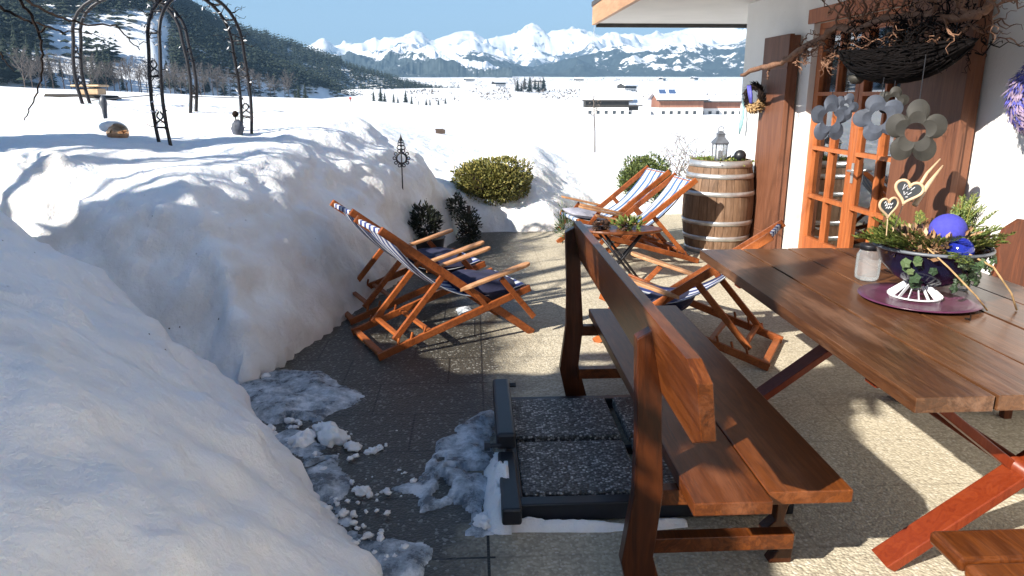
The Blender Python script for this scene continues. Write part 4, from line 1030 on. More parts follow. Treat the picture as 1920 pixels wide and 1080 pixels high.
a = MB(); a.tube([(bx-.12, by-.16, bz+.23), (bx-.08, by-.25, bz+.17), (bx+.03, by-.28, bz+.06), (bx+.09, by-.27, bz+.0)], .0035, 6); a.tube([(bx-.02, by-.17, bz+.24), (bx+.10, by-.25, bz+.17), (bx+.20, by-.24, bz+.06), (bx+.235, by-.24, bz-.01)], .004, 6)
for i in range(5): a.tube([(bx+.02+.05*i, by-.05, bz+.2), (bx+.10+.05*i, by-.1+.05*i, bz+.27), (bx+.24, by-.02+.06*i, bz+.235)], .0025, 5)
a.build('bare_twigs', M['straw'], bo, smooth=True)
a = MB(); a.sphere((bx+.035, by-.04, bz+.275), .072, 28, 16); a.build('large_bauble', M['blueball'], bo, smooth=True)['label'] = 'large matt blue bauble'
a = MB(); a.sphere((bx+.02, by-.15, bz+.215), .055, 24, 14); a.build('small_bauble', M['blueglass'], bo, smooth=True)
def heart_pts(s, n=40):
    out = []
    for i in range(n):
        t = 2*math.pi*i/n; out.append((s*.0625*16*math.sin(t)**3/1.0, s*.0625*(13*math.cos(t)-5*math.cos(2*t)-2*math.cos(3*t)-math.cos(4*t))))
    return out
def heart_tag(label, c, s, rotz, roll, strokes):
    t = thing('heart_pick', label, 'heart tag', c, 'chalk hearts in the planter', world=False); t.rotation_euler = (0, roll, rotz)
    pts = heart_pts(s); a = MB(); a.prism(pts, 'y', -.002, .002); a.build('slate_face', M['slate'], t)
    a = MB(); a.tube([(x, 0, z) for x, z in pts+[pts[0], pts[1]]], s*.12, 8, False); a.build('wooden_rim', M['lightwood'], t, smooth=True)
    a = MB()
    for stx in strokes: a.tube([(x*s, -.0035, z*s) for x, z in stx], s*.035, 5)
    a.build('chalk_script', M['white'], t)
    a = MB(); a.tube([(0, 0, -s*1.0), (0, 0, -s*3.4)], .0022, 5); a.build('stick', M['lightwood'], t)
scr1 = [[(-.55, .35), (-.4, .5), (-.25, .35), (-.45, .1), (-.2, .12), (-.05, .3), (0, .12), (.15, .28), (.2, .1), (.4, .3)], [(-.35, -.15), (-.2, 0), (-.1, -.2), (.05, 0), (.15, -.2), (.3, -.05)]]
scr2 = [[(-.4, .45), (-.45, .0), (-.2, .42), (-.1, .1), (.1, .35), (.15, .1), (.35, .4)], [(-.3, -.1), (-.2, -.35), (-.05, -.1), (.05, -.3), (.25, -.05)], [(-.05, -.5), (.1, -.45)]]
p = ony(1666, 387, 2.88); heart_tag('smaller heart shaped slate tag with chalk script, left one in the planter', p, .044, R(12), R(-4), scr1)
p = ony(1703, 358, 2.92); heart_tag('larger heart shaped slate tag with chalk script, right one in the planter', p, .052, R(-22), R(12), scr2)
p0 = ony(1715, 385, 2.95); p1 = ony(1768, 310, 3.0)
a = MB(); a.tube([p0, p0.lerp(p1, .5)+Vector((0, 0, .01)), p1], [.012, .009, .003], 8); a.tube([p0+Vector((-.02, 0, .02)), ony(1738, 325, 3.0), ony(1763, 298, 3.02)], [.009, .006, .003], 8)
a.build('stick', M['lightwood'], bo, smooth=True)
# mason jar
jp = onz(1624, 524, .762)
def scale_(a): a.v = [tuple(jp+(Vector(q)-jp)*1.22) for q in a.v]
jr = thing('glass_jar', 'empty clear glass jar with dark lid left of the planted bowl', 'jar', jp)
a = MB(); a.lathe([(0, .002), (.036, .002), (.042, .01), (.044, .03), (.044, .095), (.036, .112), (.033, .118), (.033, .128)], jp, 32); scale_(a); a.build('glass', M['jar'], jr, smooth=True)
a = MB(); a.lathe([(0, .138), (.034, .138), (.036, .134), (.036, .118), (.034, .118)], jp, 32); scale_(a); a.build('lid', M['iron'], jr, smooth=True)
# small glasses with twig behind right
for i, (px, py, lab) in enumerate(((1822, 500, 'small round glass vase behind the right side of the planted bowl'), (1800, 530, 'clear tumbler between the planted bowl and the round glass vase'))):
    g = onz(px, py+14, .762); a = MB(); a.lathe([(0, .002), (.03, .003), (.038, .03), (.034, .06), (.024, .075), (.026, .085)], g, 28); tag(a.build('glass_vase' if i == 0 else 'tumbler', M['jar'], None, smooth=True), lab, 'glass')
g = onz(1822, 514, .762); a = MB(); a.tube([g+Vector((0, 0, .02)), g+Vector((.03, 0, .09)), g+Vector((.07, -.01, .125))], .002, 5); a.leaf(g+Vector((.06, -.01, .12)), (1, 0, .4), (0, 1, 0), .03, .012); tag(a.build('twig', M['darktwig'], None), 'thin curved twig standing in the round glass vase', 'twig')
g = onz(1813, 598, .764); a = MB(); a.tube([onz(1813, 580, .766), onz(1820, 590, .766), onz(1818, 600, .766), g], .0015, 5); a.lathe([(0, .004), (.008, .003), (.009, 0)], g, 8); tag(a.build('fallen_sprig', M['darktwig'], None), 'tiny dark sprig fallen on the table below the plate', 'twig')

# ---------------------------------------------------------------- hanging branch and decorations at the door
BXp = 2.55
def bp(px, py, dx=0.0): return onx(px, py, BXp+dx)
def wiggle(a, p, d, L, rad, r_, depth=1, n=9):
    pts = [Vector(p)]; d = Vector(d).normalized(); q = Vector(p); ph = r_.uniform(0, 6.28); tw = r_.uniform(1.1, 1.9)
    for i in range(n):
        ax = Vector((math.sin(ph+i*tw), math.cos(ph+i*tw)*.8, math.sin(ph*2+i*tw*1.3)))
        dd = (d+ax*.75).normalized(); q = q+dd*L/n; pts.append(q.copy())
        if depth and r_.random() < .35: wiggle(a, q, dd+Vector((r_.uniform(-1, 1), r_.uniform(-1, 1), r_.uniform(-.6, 1))), L*.5, rad*.55, r_, depth-1, 6)
    a.tube(pts, [max(rad*(1-.75*i/n), .0015) for i in range(n+1)], 6)
hb = thing('driftwood_branch', 'twisted corkscrew branch hanging across the terrace door under the eave', 'branch', bp(1400, 135))
a = MB(); main = [(1390, 143, -.02, .018), (1412, 130, 0, .024), (1450, 124, .0, .027), (1480, 108, .02, .028), (1510, 88, .0, .030), (1540, 72, .0, .032), (1570, 52, .02, .030), (1610, 55, .0, .026), (1650, 38, -.02, .026), (1700, 28, 0, .026), (1745, 30, .02, .024), (1790, 34, 0, .024), (1835, 28, 0, .026), (1855, 12, .0, .022), (1865, -20, .02, .018), (1872, -60, .0, .012)]
pts = [bp(x, y, dx) for x, y, dx, r in main]; pts2 = []; rr2 = []
for i in range(len(pts)-1):
    for k in range(4):
        t = k/4; pts2.append(pts[i].lerp(pts[i+1], t)+Vector((.008*math.sin(i*5+k*2.1), 0, .008*math.cos(i*3+k*1.7)))); rr2.append((main[i][3]*(1-t)+main[i+1][3]*t)*.86*(1+.12*math.sin(i*7+k*2.3)))
a.tube(pts2, rr2, 10); a.build('main_stem', M['twig'], hb, smooth=True)
a = MB(); r_ = random.Random(31)
for (px, py, d, L) in [(1570, 50, (-.1, .1, 1), .45), (1590, 46, (0, -.1, 1), .4), (1620, 45, (0, .1, 1), .4), (1645, 36, (0, -.2, 1), .35), (1660, 36, (.1, -.3, 1), .3), (1512, 92, (0, 0, -1), .16), (1440, 125, (0, -.2, -1), .12), (1508, 88, (0, -.3, -.9), .14),
                       (1700, 25, (-.1, .3, .9), .35), (1740, 25, (.1, -.2, .9), .35), (1760, 30, (-.1, .2, .8), .3), (1850, 14, (-.1, -1, .5), .34), (1858, 6, (-.1, -1, .2), .42), (1866, -4, (-.2, -1.0, .8), .5), (1870, -10, (0, -1, -.3), .34), (1790, 30, (0, -.2, .9), .3), (1820, 28, (0, .3, .8), .3)]:
    wiggle(a, bp(px, py), d, L, .0085, r_, 2)
for i in range(15):
    px = r_.uniform(1545, 1830); wiggle(a, bp(px, 45+r_.uniform(-18, 25), r_.uniform(-.06, .06)), (r_.uniform(-.5, .5), r_.uniform(-1, 1), r_.uniform(-.8, .6)), r_.uniform(.2, .42), .008, r_, 1)
a.build('curly_twigs', M['twig'], hb, smooth=True)
a = MB()
for (x0, x1, yp) in ((1480, 1640, 105), (1500, 1600, 90)):
    for i in range(12): wiggle(a, bp(r_.uniform(x0, x1), yp+r_.uniform(-14, 14), r_.uniform(-.05, .05)), (0, r_.uniform(-1, 1), r_.uniform(-.5, .3)), .22, .006, r_, 1)
a.build('bramble', M['twig'], hb, smooth=True)
# woven basket boat hanging below the branch
pc0, pc1 = bp(1572, 100), bp(1832, 78)
L = (pc1-pc0).length; mid = (pc0+pc1)/2; ydir = (pc1-pc0).normalized()
nb = thing('woven_basket', 'dark woven willow boat hanging below the branch over the door', 'basket', mid)
a = MB(); r_ = random.Random(44)
NU, NV_ = 30, 14; vs = []
for i in range(NU+1):
    u = i/NU*2-1; pr = (1-abs(u)**2.4)
    for j in range(NV_+1):
        an = math.pi*(j/NV_); ww = .11*pr+.01; dd = (.175*pr+.012)*(1+.05*math.sin(i*2.1+j))
        q = mid+ydir*u*L/2+Vector((1, 0, 0))*math.cos(an)*ww+Vector((0, 0, -1))*math.sin(an)*dd+Vector((0, 0, .02*u*u)); vs.append(q)
k = NV_+1; a.add(vs, [(i*k+j, i*k+j+1, (i+1)*k+j+1, (i+1)*k+j) for i in range(NU) for j in range(NV_)]); a.build('shell', M['willow'], nb)
a = MB()
for i in range(90):
    j0 = r_.uniform(0, NV_); u0 = r_.uniform(0, NU*.35); u1 = r_.uniform(NU*.65, NU); pts = []
    for t in range(9):
        uu = (u0+(u1-u0)*t/8); u = uu/NU*2-1; pr = 1-abs(u)**2.4; an = math.pi*(min(max(j0+math.sin(t+i)*.6, 0), NV_)/NV_); ww = .118*pr+.014; dd = .185*pr+.016
        pts.append(mid+ydir*u*L/2+Vector((1, 0, 0))*math.cos(an)*ww+Vector((0, 0, -1))*math.sin(an)*dd+Vector((0, 0, .02*u*u)))
    a.tube(pts, .0045, 5)
a.build('willow_rods', M['willow'], nb, smooth=True)
a = MB()
for i in range(110): wiggle(a, mid+ydir*r_.uniform(-.5, .42)*L+Vector((r_.uniform(-.13, .13), 0, r_.uniform(-.06, .16))), (r_.uniform(-.3, .3), r_.uniform(-1, 1), r_.uniform(-.3, .5)), r_.uniform(.2, .4), .005, r_, 1, 8)
a.build('tangled_twigs', M['willow'], nb, smooth=True)
a = MB()
for u in (-.7, -.2, .3, .75):
    a = MB(); q = mid+ydir*u*L/2; a.tube([q+Vector((0, 0, -.02)), q+Vector((0, 0, .16))], .003, 5); a.build('hanging_wire', M['iron'], nb)
# metal flowers
def flower(label, px, py, dpx, mat, x, rot, ring=.36, hole=True, elong=1.0, top=None, yaw=0.0):
    c = onx(px, py, x); dist = (c-Vector((0, 0, H))).length; rad = dpx/2*dist/F*1.04
    t = thing('metal_flower', label, 'flower ornament', c, 'metal flowers hanging at the door', world=False)
    n = 60; r0, th = [], .010; a = MB(); vo, vi = [], []
    for i in range(n):
        an = 2*math.pi*i/n; k = .60+.40*abs(math.cos(2.5*(an-rot)))**.75; vo.append((math.cos(an)*rad*k, math.sin(an)*rad*k*elong))
        vi.append((math.cos(an)*rad*ring, math.sin(an)*rad*ring))
    if not hole: vi = [(x_*.05, y_*.05) for x_, y_ in vi]
    mo = [((o_[0]+i_[0])/2, (o_[1]+i_[1])/2) for o_, i_ in zip(vo, vi)]
    vs = [(u, -th*.2, v) for u, v in vo]+[(u, -th*1.3, v) for u, v in mo]+[(u, -th*.8, v) for u, v in vi]+[(u, th*.2, v) for u, v in vo]+[(u, th, v) for u, v in mo]+[(u, th*.6, v) for u, v in vi]
    fs = []
    for i in range(n):
        j = (i+1) % n
        for s0, s1 in ((0, 1), (1, 2), (2, 5), (5, 4), (4, 3), (3, 0)): fs.append((s0*n+i, s0*n+j, s1*n+j, s1*n+i))
    a.add(vs, fs); a.build('petals', mat, t, smooth=False)
    toppt = top if top else .30
    b = MB(); b.tube([(0, 0, rad*.9), (0, 0, rad*.9+toppt)], .0025, 5); b.build('cord', M['iron'], t)
    face = math.atan2(c.y, c.x)-math.pi/2; t.rotation_euler.z = face+yaw
    return t
flower('blue grey metal flower with round centre hole, leftmost of the big ones', 1556, 223, 66, M['zinc'], 2.42, R(90), .36, True, 1.16, .10, R(25))
flower('small pale metal flower hanging behind the leftmost big one', 1586, 200, 40, M['zinc'], 2.52, R(70), .25, True, 1.1, .06, R(20))
flower('grey metal flower with open centre hanging in the middle', 1648, 221, 78, M['zinc'], 2.42, R(110), .30, True, .95, .10, R(14))
flower('small dark metal flower with a bright hole above the middle one', 1674, 190, 46, M['zincdark'], 2.50, R(80), .30, True, 1.0, .08, R(10))
flower('largest tarnished metal flower, lowest of the hanging row at the right', 1716, 248, 88, M['zincdark'], 2.36, R(90), .33, True, 1.14, .26, R(5))
a = MB(); c = bp(1606, 148)
a.lathe([(0, .03), (.05, .02), (.055, 0), (.03, -.03), (0, -.035)], c, 20); a.tube([c+Vector((0, 0, .03)), c+Vector((0, 0, .12))], .003, 5); tag(a.build('hanging_bell', M['zincdark'], None, smooth=True), 'small dark metal bell hanging under the left end of the willow boat', 'bell')
# straw wreath with ribbon at left of the shutter
def wreath(name, label, c, rad, tube_r, mats, tilt_yaw, rs, parts):
    t = thing(name, label, 'wreath', c, None, world=False); t.rotation_euler.z = tilt_yaw
    for nm, mat, n, l_, r0_, r1_, ang0, ang1 in parts:
        a = MB(); r_ = random.Random(rs)
        for i in range(n):
            an = r_.uniform(ang0, ang1); ph = r_.uniform(0, 6.28); rr = tube_r*r_.uniform(r0_, r1_)
            cx = rad*math.cos(an); cz = rad*math.sin(an); rd = Vector((math.cos(an), 0, math.sin(an)))
            p = Vector((cx, 0, cz*1.25))+rd*math.cos(ph)*rr+Vector((0, math.sin(ph)*rr, 0)); tg = Vector((-math.sin(an), r_.uniform(-.5, .5), math.cos(an)))+rd*r_.uniform(-.7, .7)
            a.leaf(p, tg, rd*math.cos(ph)+Vector((0, math.sin(ph), 0)), l_, l_*.22)
        a.build(nm, mat, t)
    return t
cw = onx(1414, 182, 2.80)
t = wreath('straw_wreath', 'dark oval wreath with purple ribbon and straw tuft, hanging left of the shutter', cw, .085, .034, None, R(-58), 5, [('twigs', M['darktwig'], 900, .06, .2, 1, 0, 6.3), ('straw_tuft', M['straw'], 420, .07, .5, 1.5, 3.9, 5.6)])
a = MB(); 
for k in range(3): a.tube([(-.05+.012*k, -.045, .11), (-.02+.01*k, -.05, .02), (.0+.008*k, -.05, -.06)], [.012, .016, .010], 6)
a.build('ribbon', M['purple'], t, smooth=True)
cw2 = onx(1957, 180, 2.90)
t = wreath('ribbon_wreath', 'purple and blue gauze wreath hanging on the white wall at the right edge', cw2, .115, .055, None, R(-65), 8, [('gauze', M['purple'], 5200, .035, .2, 1.15, 0, 6.3), ('dry_twigs', M['dryl'], 700, .05, .8, 1.15, 2.6, 5.0)])
# faded cloth band on wall corner
c0 = onx(1394, 185, 2.97); a = MB(); a.tube([c0, onx(1393, 215, 2.95), onx(1389, 235, 2.93), onx(1386, 252, 2.93)], [.010, .018, .022, .006], 6); tag(a.build('cloth_ribbon', M['teal'], None, smooth=True), 'thin faded teal cloth strip hanging at the house corner behind the wreath', 'ribbon')
# rain cord at eave corner
a = MB(); pts = [Vector((XE+.0, YE-.02, ZE-.01-.045*i))+Vector((.003*math.sin(i*2.2), 0, 0)) for i in range(9)]; a.tube(pts, .006, 5); tag(a.build('icicle', M['jar'], None), 'thin icicle hanging from the outer corner of the eave', 'icicle')

# ---------------------------------------------------------------- rose arches on the bank
def arch(name, label, pa, pb, width, hz_, gap, rail, decorate, top_drop=0.35):
    """two parallel hoops from pa to pb (feet), standing up to z=hz_"""
    pa, pb = Vector(pa), Vector(pb); t = thing(name, label, 'garden arch', (pa+pb)/2, 'iron garden arches')
    along = (pb-pa); along.z = 0; span = along.length; al = along.normalized(); side = Vector((-al.y, al.x, 0))
    hoops = []
    for s in (-.5, .5):
        pts = [pa+side*s*gap+Vector((0, 0, -.5)), pa+side*s*gap]
        zspr = hz_-top_drop
        for k in range(1, 5): q = pa.lerp(pb, -0.035*math.sin(k/4*math.pi)); pts.append(Vector((q.x, q.y, pa.z+(zspr-pa.z)*k/4))+side*s*gap)
        for k in range(1, 16):
            th = math.pi*(1-k/16); cx = .5+.5*math.cos(th); q = pa.lerp(pb, cx); pts.append(Vector((q.x, q.y, zspr+top_drop*math.sin(th)**.8))+side*s*gap)
        for k in range(4, 0, -1): q = pb.lerp(pa, -0.035*math.sin(k/4*math.pi)); pts.append(Vector((q.x, q.y, pb.z+(zspr-pb.z)*k/4))+side*s*gap)
        pts += [pb+side*s*gap, pb+side*s*gap+Vector((0, 0, -.5))]
        a = MB(); a.tube(pts, rail, 8); a.build('hoop', M['iron'], t, smooth=True); hoops.append(pts)
    a = MB()
    for i in range(2, len(hoops[0])-2, 2): a.tube([hoops[0][i], hoops[1][i]], rail*.6, 6)
    for i in (2, 4, len(hoops[0])-5, len(hoops[0])-3):
        p0, p1 = hoops[0][i], hoops[1][i]
        for s_ in (-1, 1):
            a.tube([p0.lerp(p1, .5+.45*s_*math.cos(k*.55)*(1-k/14))+Vector((0, 0, .02+.012*k)) for k in range(9)], rail*.45, 5)
    a.build('rungs', M['iron'], t, smooth=True)
    if decorate:
        a = MB(); r_ = random.Random(71); b = MB()
        for i in range(2, len(hoops[0])-2):
            for h_ in hoops:
                for m_ in range(3):
                    if r_.random() < decorate:
                        p = h_[i].lerp(h_[min(i+1, len(h_)-1)], r_.random()); wiggle(a, p, (r_.uniform(-1, 1), r_.uniform(-1, 1), r_.uniform(-.3, .6)), r_.uniform(.07, .20), .004, r_, 0, 5)
                    if r_.random() < decorate*.8:
                        p = h_[i].lerp(h_[min(i+1, len(h_)-1)], r_.random())+Vector((r_.uniform(-.05, .05), r_.uniform(-.05, .05), r_.uniform(-.07, .05)))
                        d = Vector((r_.uniform(-1, 1), r_.uniform(-1, 1), r_.uniform(-1, .2))); b.leaf(p, d, (r_.uniform(-1, 1), -1, .5), .04, .012)
        a.build('climbing_stems', M['darktwig'], t, smooth=True)
        b.build('fairy_lights', M['white'], t)
    return t
A_ = Vector((-3.99, 8.01, 1.5)); C_ = Vector((-2.89, 7.93, 1.39)); B_ = Vector((-2.34, 5.79, 1.17)); D_ = Vector((-1.97, 6.60, 1.24))
def seat_z(p): return Vector((p.x, p.y, gz(p.x, p.y)))
arch('rose_arch', 'bare iron garden arch farther back and left on the snow bank', A_, C_, .1, 2.56, .13, .018, 0.12, .45)
arch('rose_arch', 'iron garden arch with dry stems and tiny lights, nearer and right', B_, D_, .1, 2.36, .11, .014, 0.75, .45)
print('ARCH z', [round(v.z, 2) for v in (A_, B_, C_, D_)], [round(gz(v.x, v.y), 2) for v in (A_, B_, C_, D_)])
# wire between the arches
a = MB(); a.tube([ony(172, 188, A_.y), ony(290, 178, (A_.y+B_.y)/2)], .005, 5); a.tube([ony(372, 181, C_.y), ony(455, 184, D_.y)], .004, 5); tag(a.build('wire', M['iron'], None), 'thin wire stretched behind the garden arches just above the snow', 'wire')
# weathered bird table under the left arch
bt_c = onz(140, 193, 1.50); bt_ = thing('bird_table', 'snow covered flat wooden roof with small block poking out of the snow, far left', 'bird table', bt_c)
a = MB(); a.prism([(-.34, -.05), (-.26, .10), (.26, .08), (.40, -.04)], 'y', -.3, .3); a.v = [tuple(Vector(q)+bt_c+Vector((0, .2, 0))) for q in a.v]; a.build('roof', M['farmwood'], bt_)
a = MB(); a.box(bt_c+Vector((.12, .2, .125)), (.22, .2, .07)); a.box(bt_c+Vector((.10, .2, .19)), (.32, .26, .025)); a.build('block', M['lightwood'], bt_, bevel=.01)

# ---------------------------------------------------------------- ornaments on the bank
lp = onz(222, 250, 1.20); lz_ = gz(lp.x, lp.y)
def on_ground(px, py):
    """first hit of the pixel's ray with the snow"""
    d = ray(px, py); t = 1.5
    while t < 60:
        q = np.array([0, 0, H])+d*t
        if q[2] < gz(q[0], q[1]): return Vector(q)
        t += .03
    return Vector(q)
g0 = on_ground(222, 258)
br = thing('bird_feeder', 'round copper glass ball feeder with a bird shaped finial, half sunk in the snow', 'bird feeder', g0)
gs = (g0-Vector((0, 0, H))).length/F
a = MB(); a.sphere(g0+Vector((0, 0, 8*gs)), 17*gs, 24, 14, (1, 1, .9)); a.build('globe', M['copper'], br, smooth=True)
a = MB(); a.sphere(g0+Vector((-9*gs, .02, 17*gs)), 18*gs, 24, 10, (1.0, .9, .5), .25); a.build('snow_cap', M['snow'], br, smooth=True)
a = MB(); hb0 = g0+Vector((-18*gs, .02, 30*gs)); a.tube([hb0, hb0+Vector((0, 0, 16*gs)), hb0+Vector((-1*gs, 0, 24*gs)), hb0+Vector((0, 0, 32*gs)), hb0+Vector((0, 0, 37*gs))], [3*gs, 4.2*gs, 6.5*gs, 4.5*gs, 1*gs], 10); a.build('bird_finial', M['verdigris'], br, smooth=True)
g1 = on_ground(447, 252); gs = (g1-Vector((0, 0, H))).length/F
fg = thing('owl_stake', 'small mottled grey figure with dark knob beside the right arch foot', 'garden figure', g1)
a = MB(); a.sphere(g1+Vector((0, 0, 10*gs)), 12*gs, 18, 12, (.8, .8, 1.25), .25); a.build('body', M['zinc'], fg, smooth=True)
a = MB(); a.sphere(g1+Vector((-2*gs, 0, 34*gs)), 5.0*gs, 12, 8, (1, 1, 1.1), .2); a.tube([g1+Vector((-2*gs, 0, 18*gs)), g1+Vector((-2*gs, 0, 32*gs))], 1.2*gs, 6); a.build('knob', M['darktwig'], fg, smooth=True)
# wrought iron stake in front of the bank
sp_ = on_ground(757, 357); gs = (sp_-Vector((0, 0, H))).length/F
sk = thing('garden_stake', 'wrought iron garden stake with scrolled medallion in front of the snow bank', 'garden stake', sp_)
off = Vector((.0, -.10, 0)); s0 = sp_+off
a = MB(); a.tube([s0+Vector((0, 0, -.3)), s0+Vector((0, 0, 90*gs))], 1.2*gs, 6); a.build('rod', M['iron'], sk)
a = MB(); cm_ = s0+Vector((0, 0, 60*gs))
def ring(a, c, r, w_, n=28): a.tube([c+Vector((math.cos(2*math.pi*i/n)*r, 0, math.sin(2*math.pi*i/n)*r)) for i in range(n+1)], w_, 6)
ring(a, cm_, 9.0*gs, 1.8*gs)
for i in range(10):
    an = 2*math.pi*i/10; ring(a, cm_+Vector((math.cos(an)*12.5*gs, 0, math.sin(an)*13.5*gs)), 2.6*gs, 1.0*gs, 12)
for z, r in ((79, 3.6), (85, 2.8), (90, 2.0)):
    for s_ in (-1, 1): ring(a, s0+Vector((s_*r*gs, 0, z*gs)), r*gs, 1.0*gs, 12)
a.lathe([(0, 104*gs), (1.2*gs, 98*gs), (3.2*gs, 93*gs), (1.0*gs, 89*gs)], s0, 10)
a.build('medallion', M['iron'], sk, smooth=True)
# planted pot hidden in the bank behind the chairs
pc = Vector((-.45, 7.05, 0))
pl = thing('potted_shrub', 'dark evergreen shrub in a dark pot between snow bank and deckchairs', 'potted plant', pc)
a = MB(); a.lathe([(0, .0), (.12, .0), (.16, .24), (.17, .25), (.15, .24), (0, .22)], pc, 24); a.build('pot', M['black'], pl, smooth=True)
a = MB(); foliage(a, pc+Vector((-.03, 0, .38)), (.17, .14, .17), 1300, .045, .018, .2, .3, .4, 41); a.build('foliage', M['darkleaf'], pl)
sb = thing('dark_shrub', 'low dark green shrub pressed against the far end of the snow bank', 'shrub', (-.1, 8.1, 0))
a = MB(); foliage(a, (-.06, 8.0, .16), (.11, .28, .20), 1500, .035, .016, .2, .3, .4, 43); foliage(a, (-.20, 8.15, .38), (.09, .2, .13), 600, .04, .018, .2, .3, .4, 44); a.build('foliage', M['darkleaf'], sb)
a = MB(); a.tube([(-.05, 8.05, 0), (-.06, 8.1, .4)], .02, 6); a.build('stem', M['bark'], sb)
# box bushes
def bush(label, c, rad, mat, n, rs, l=.035, under=None):
    t = thing('box_bush', label, 'bush', c)
    a = MB(); r_ = random.Random(rs)
    for i in range(9):
        an = r_.uniform(0, 6.28); rr = r_.uniform(.2, .62); cc = Vector(c)+Vector((math.cos(an)*rad[0]*rr, math.sin(an)*rad[1]*rr, rad[2]*(.55+r_.uniform(-.25, .35)))); foliage(a, cc, (rad[0]*.52, rad[1]*.52, rad[2]*.5), n//9, l, l*.5, .70, .35, .25, rs+i)
    foliage(a, Vector(c)+Vector((0, 0, rad[2]*.5)), (rad[0]*.9, rad[1]*.9, rad[2]*.78), n//2, l, l*.5, .82, .35, .15, rs+30)
    a.build('foliage', mat, t)
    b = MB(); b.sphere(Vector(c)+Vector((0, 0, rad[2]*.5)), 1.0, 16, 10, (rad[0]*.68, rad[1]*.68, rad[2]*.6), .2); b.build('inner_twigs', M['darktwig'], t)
    b = MB(); b.tube([Vector(c)+Vector((0, 0, -.3)), Vector(c)+Vector((0, 0, .2))], .03, 6); b.build('stem', M['bark'], t)
    return t
q = onz(925, 368, .42); bush('yellow green box bush standing in the snow beyond the terrace', (q.x, q.y+.3, .38), (.50, .42, .36), M['box'], 11000, 60)
q = onz(1232, 405, 0.0); bush('round green box bush beyond the terrace, behind the pale deckchairs', (q.x-.06, q.y+.55, .0), (.38, .36, .56), M['boxg'], 11000, 61)
a = MB(); foliage(a, (.30, 9.15, .22), (.30, .12, .10), 1500, .04, .018, .2, .2, .4, 63); tag(a.build('ground_shrub', M['darkleaf'], None), 'dark flat shrub peeping out of the snow beneath the yellow green bush', 'shrub')
# winter flowers pot left of pale chairs
g = onz(1063, 445, .1); a = MB(); foliage(a, (g.x, g.y+.1, .22), (.10, .10, .18), 260, .07, .012, .1, .9, .3, 66); tag(a.build('heather_plant', M['ivy'], None), 'small wispy green plant at the left front of the pale blue deckchairs', 'plant')
# dry stems by the barrel
a = MB(); r_ = random.Random(9); g = onz(1310, 300, .25)
gx, gy = 3.25, 11.3
for i in range(34): wiggle(a, (gx+r_.uniform(-.35, .35), gy+r_.uniform(-.2, .2), gz(gx, gy)-.1), (r_.uniform(-.25, .25), 0, 1), r_.uniform(.5, 1.0), .007, r_, 1, 6)
tag(a.build('dry_stems', M['bare'], None), 'tuft of dry brown stems standing in the snow behind the barrel', 'dry plant')
# thin sapling out on the field
g = on_ground(1116, 286); r_ = random.Random(19)
sp2 = thing('sapling', 'thin wispy sapling standing alone in the snow field left of the roof corner', 'tree', g)
ht_ = ony(1110, 168, g.y).z-g.z; k_ = ht_/2.2
a = MB(); a.tube([g+Vector((0, 0, -.3)), g+Vector((-.03, 0, .8))*k_, g+Vector((-.10, 0, 1.7))*k_*1.0, g+Vector((-.12, 0, 2.2*k_))] if False else [g+Vector((0, 0, -.3)), g+Vector((-.02, 0, .35*ht_)), g+Vector((-.06, 0, .75*ht_)), g+Vector((-.07, 0, ht_))], [.018, .014, .010, .004], 6); a.build('trunk', M['bare'], sp2)
a = MB()
for i in range(26): branch(a, g+Vector((-.05, 0, ht_*(.35+i*.024))), (r_.uniform(-1, 1), r_.uniform(-1, 1), r_.uniform(-.1, .7)), r_.uniform(.10, .2), .003, 1, r_, .6, 3)
foliage(a, g+Vector((-.05, 0, ht_*.8)), (.10, .10, ht_*.2), 60, .05, .02, .2, .2, .4, 68)
a.build('crown', M['bare'], sp2)
# box on the field, marker posts
g = on_ground(826, 251); gs = (g-Vector((0, 0, H))).length/F
a = MB(); a.box(g+Vector((0, 0, 4*gs)), (17*gs, 14*gs, 7*gs)); a.box(g+Vector((-2*gs, 0, 8.2*gs)), (15*gs, 12*gs, 1.5*gs)); tag(a.build('wooden_box', M['bark'], None), 'small weathered box top sticking out of the open snow field', 'box')
for px, py, lab in ((787, 189, 'short white marker post at the rim of the snow field beside the spruces'), (993, 196, 'short white marker post on the field below the valley tree clump')):
    y = 118; q = ony(px, py, y); zq = gz(q.x, y); gs = y/F; a = MB(); a.tube([(q.x, y, zq-.2), (q.x, y, zq+13*gs)], 1.2*gs, 6); a.tube([(q.x, y, zq+9*gs), (q.x, y, zq+11*gs)], 1.4*gs, 6); tag(a.build('marker_post', M['white'], None), lab, 'post')
y = 110; q = ony(657, 186, y); zq = gz(q.x, y); gs = y/F
sg = thing('field_figure', 'tiny red and white sign at the field rim below the wooded hill', 'sign', (q.x, y, zq)); a = MB(); a.tube([(q.x, y, zq-.2), (q.x, y, zq+7*gs)], .8*gs, 6); a.build('post', M['bark'], sg); a = MB(); a.box((q.x, y, zq+6*gs), (4*gs, 1*gs, 4*gs)); a.build('sign_panel', M['ribbon'], sg)

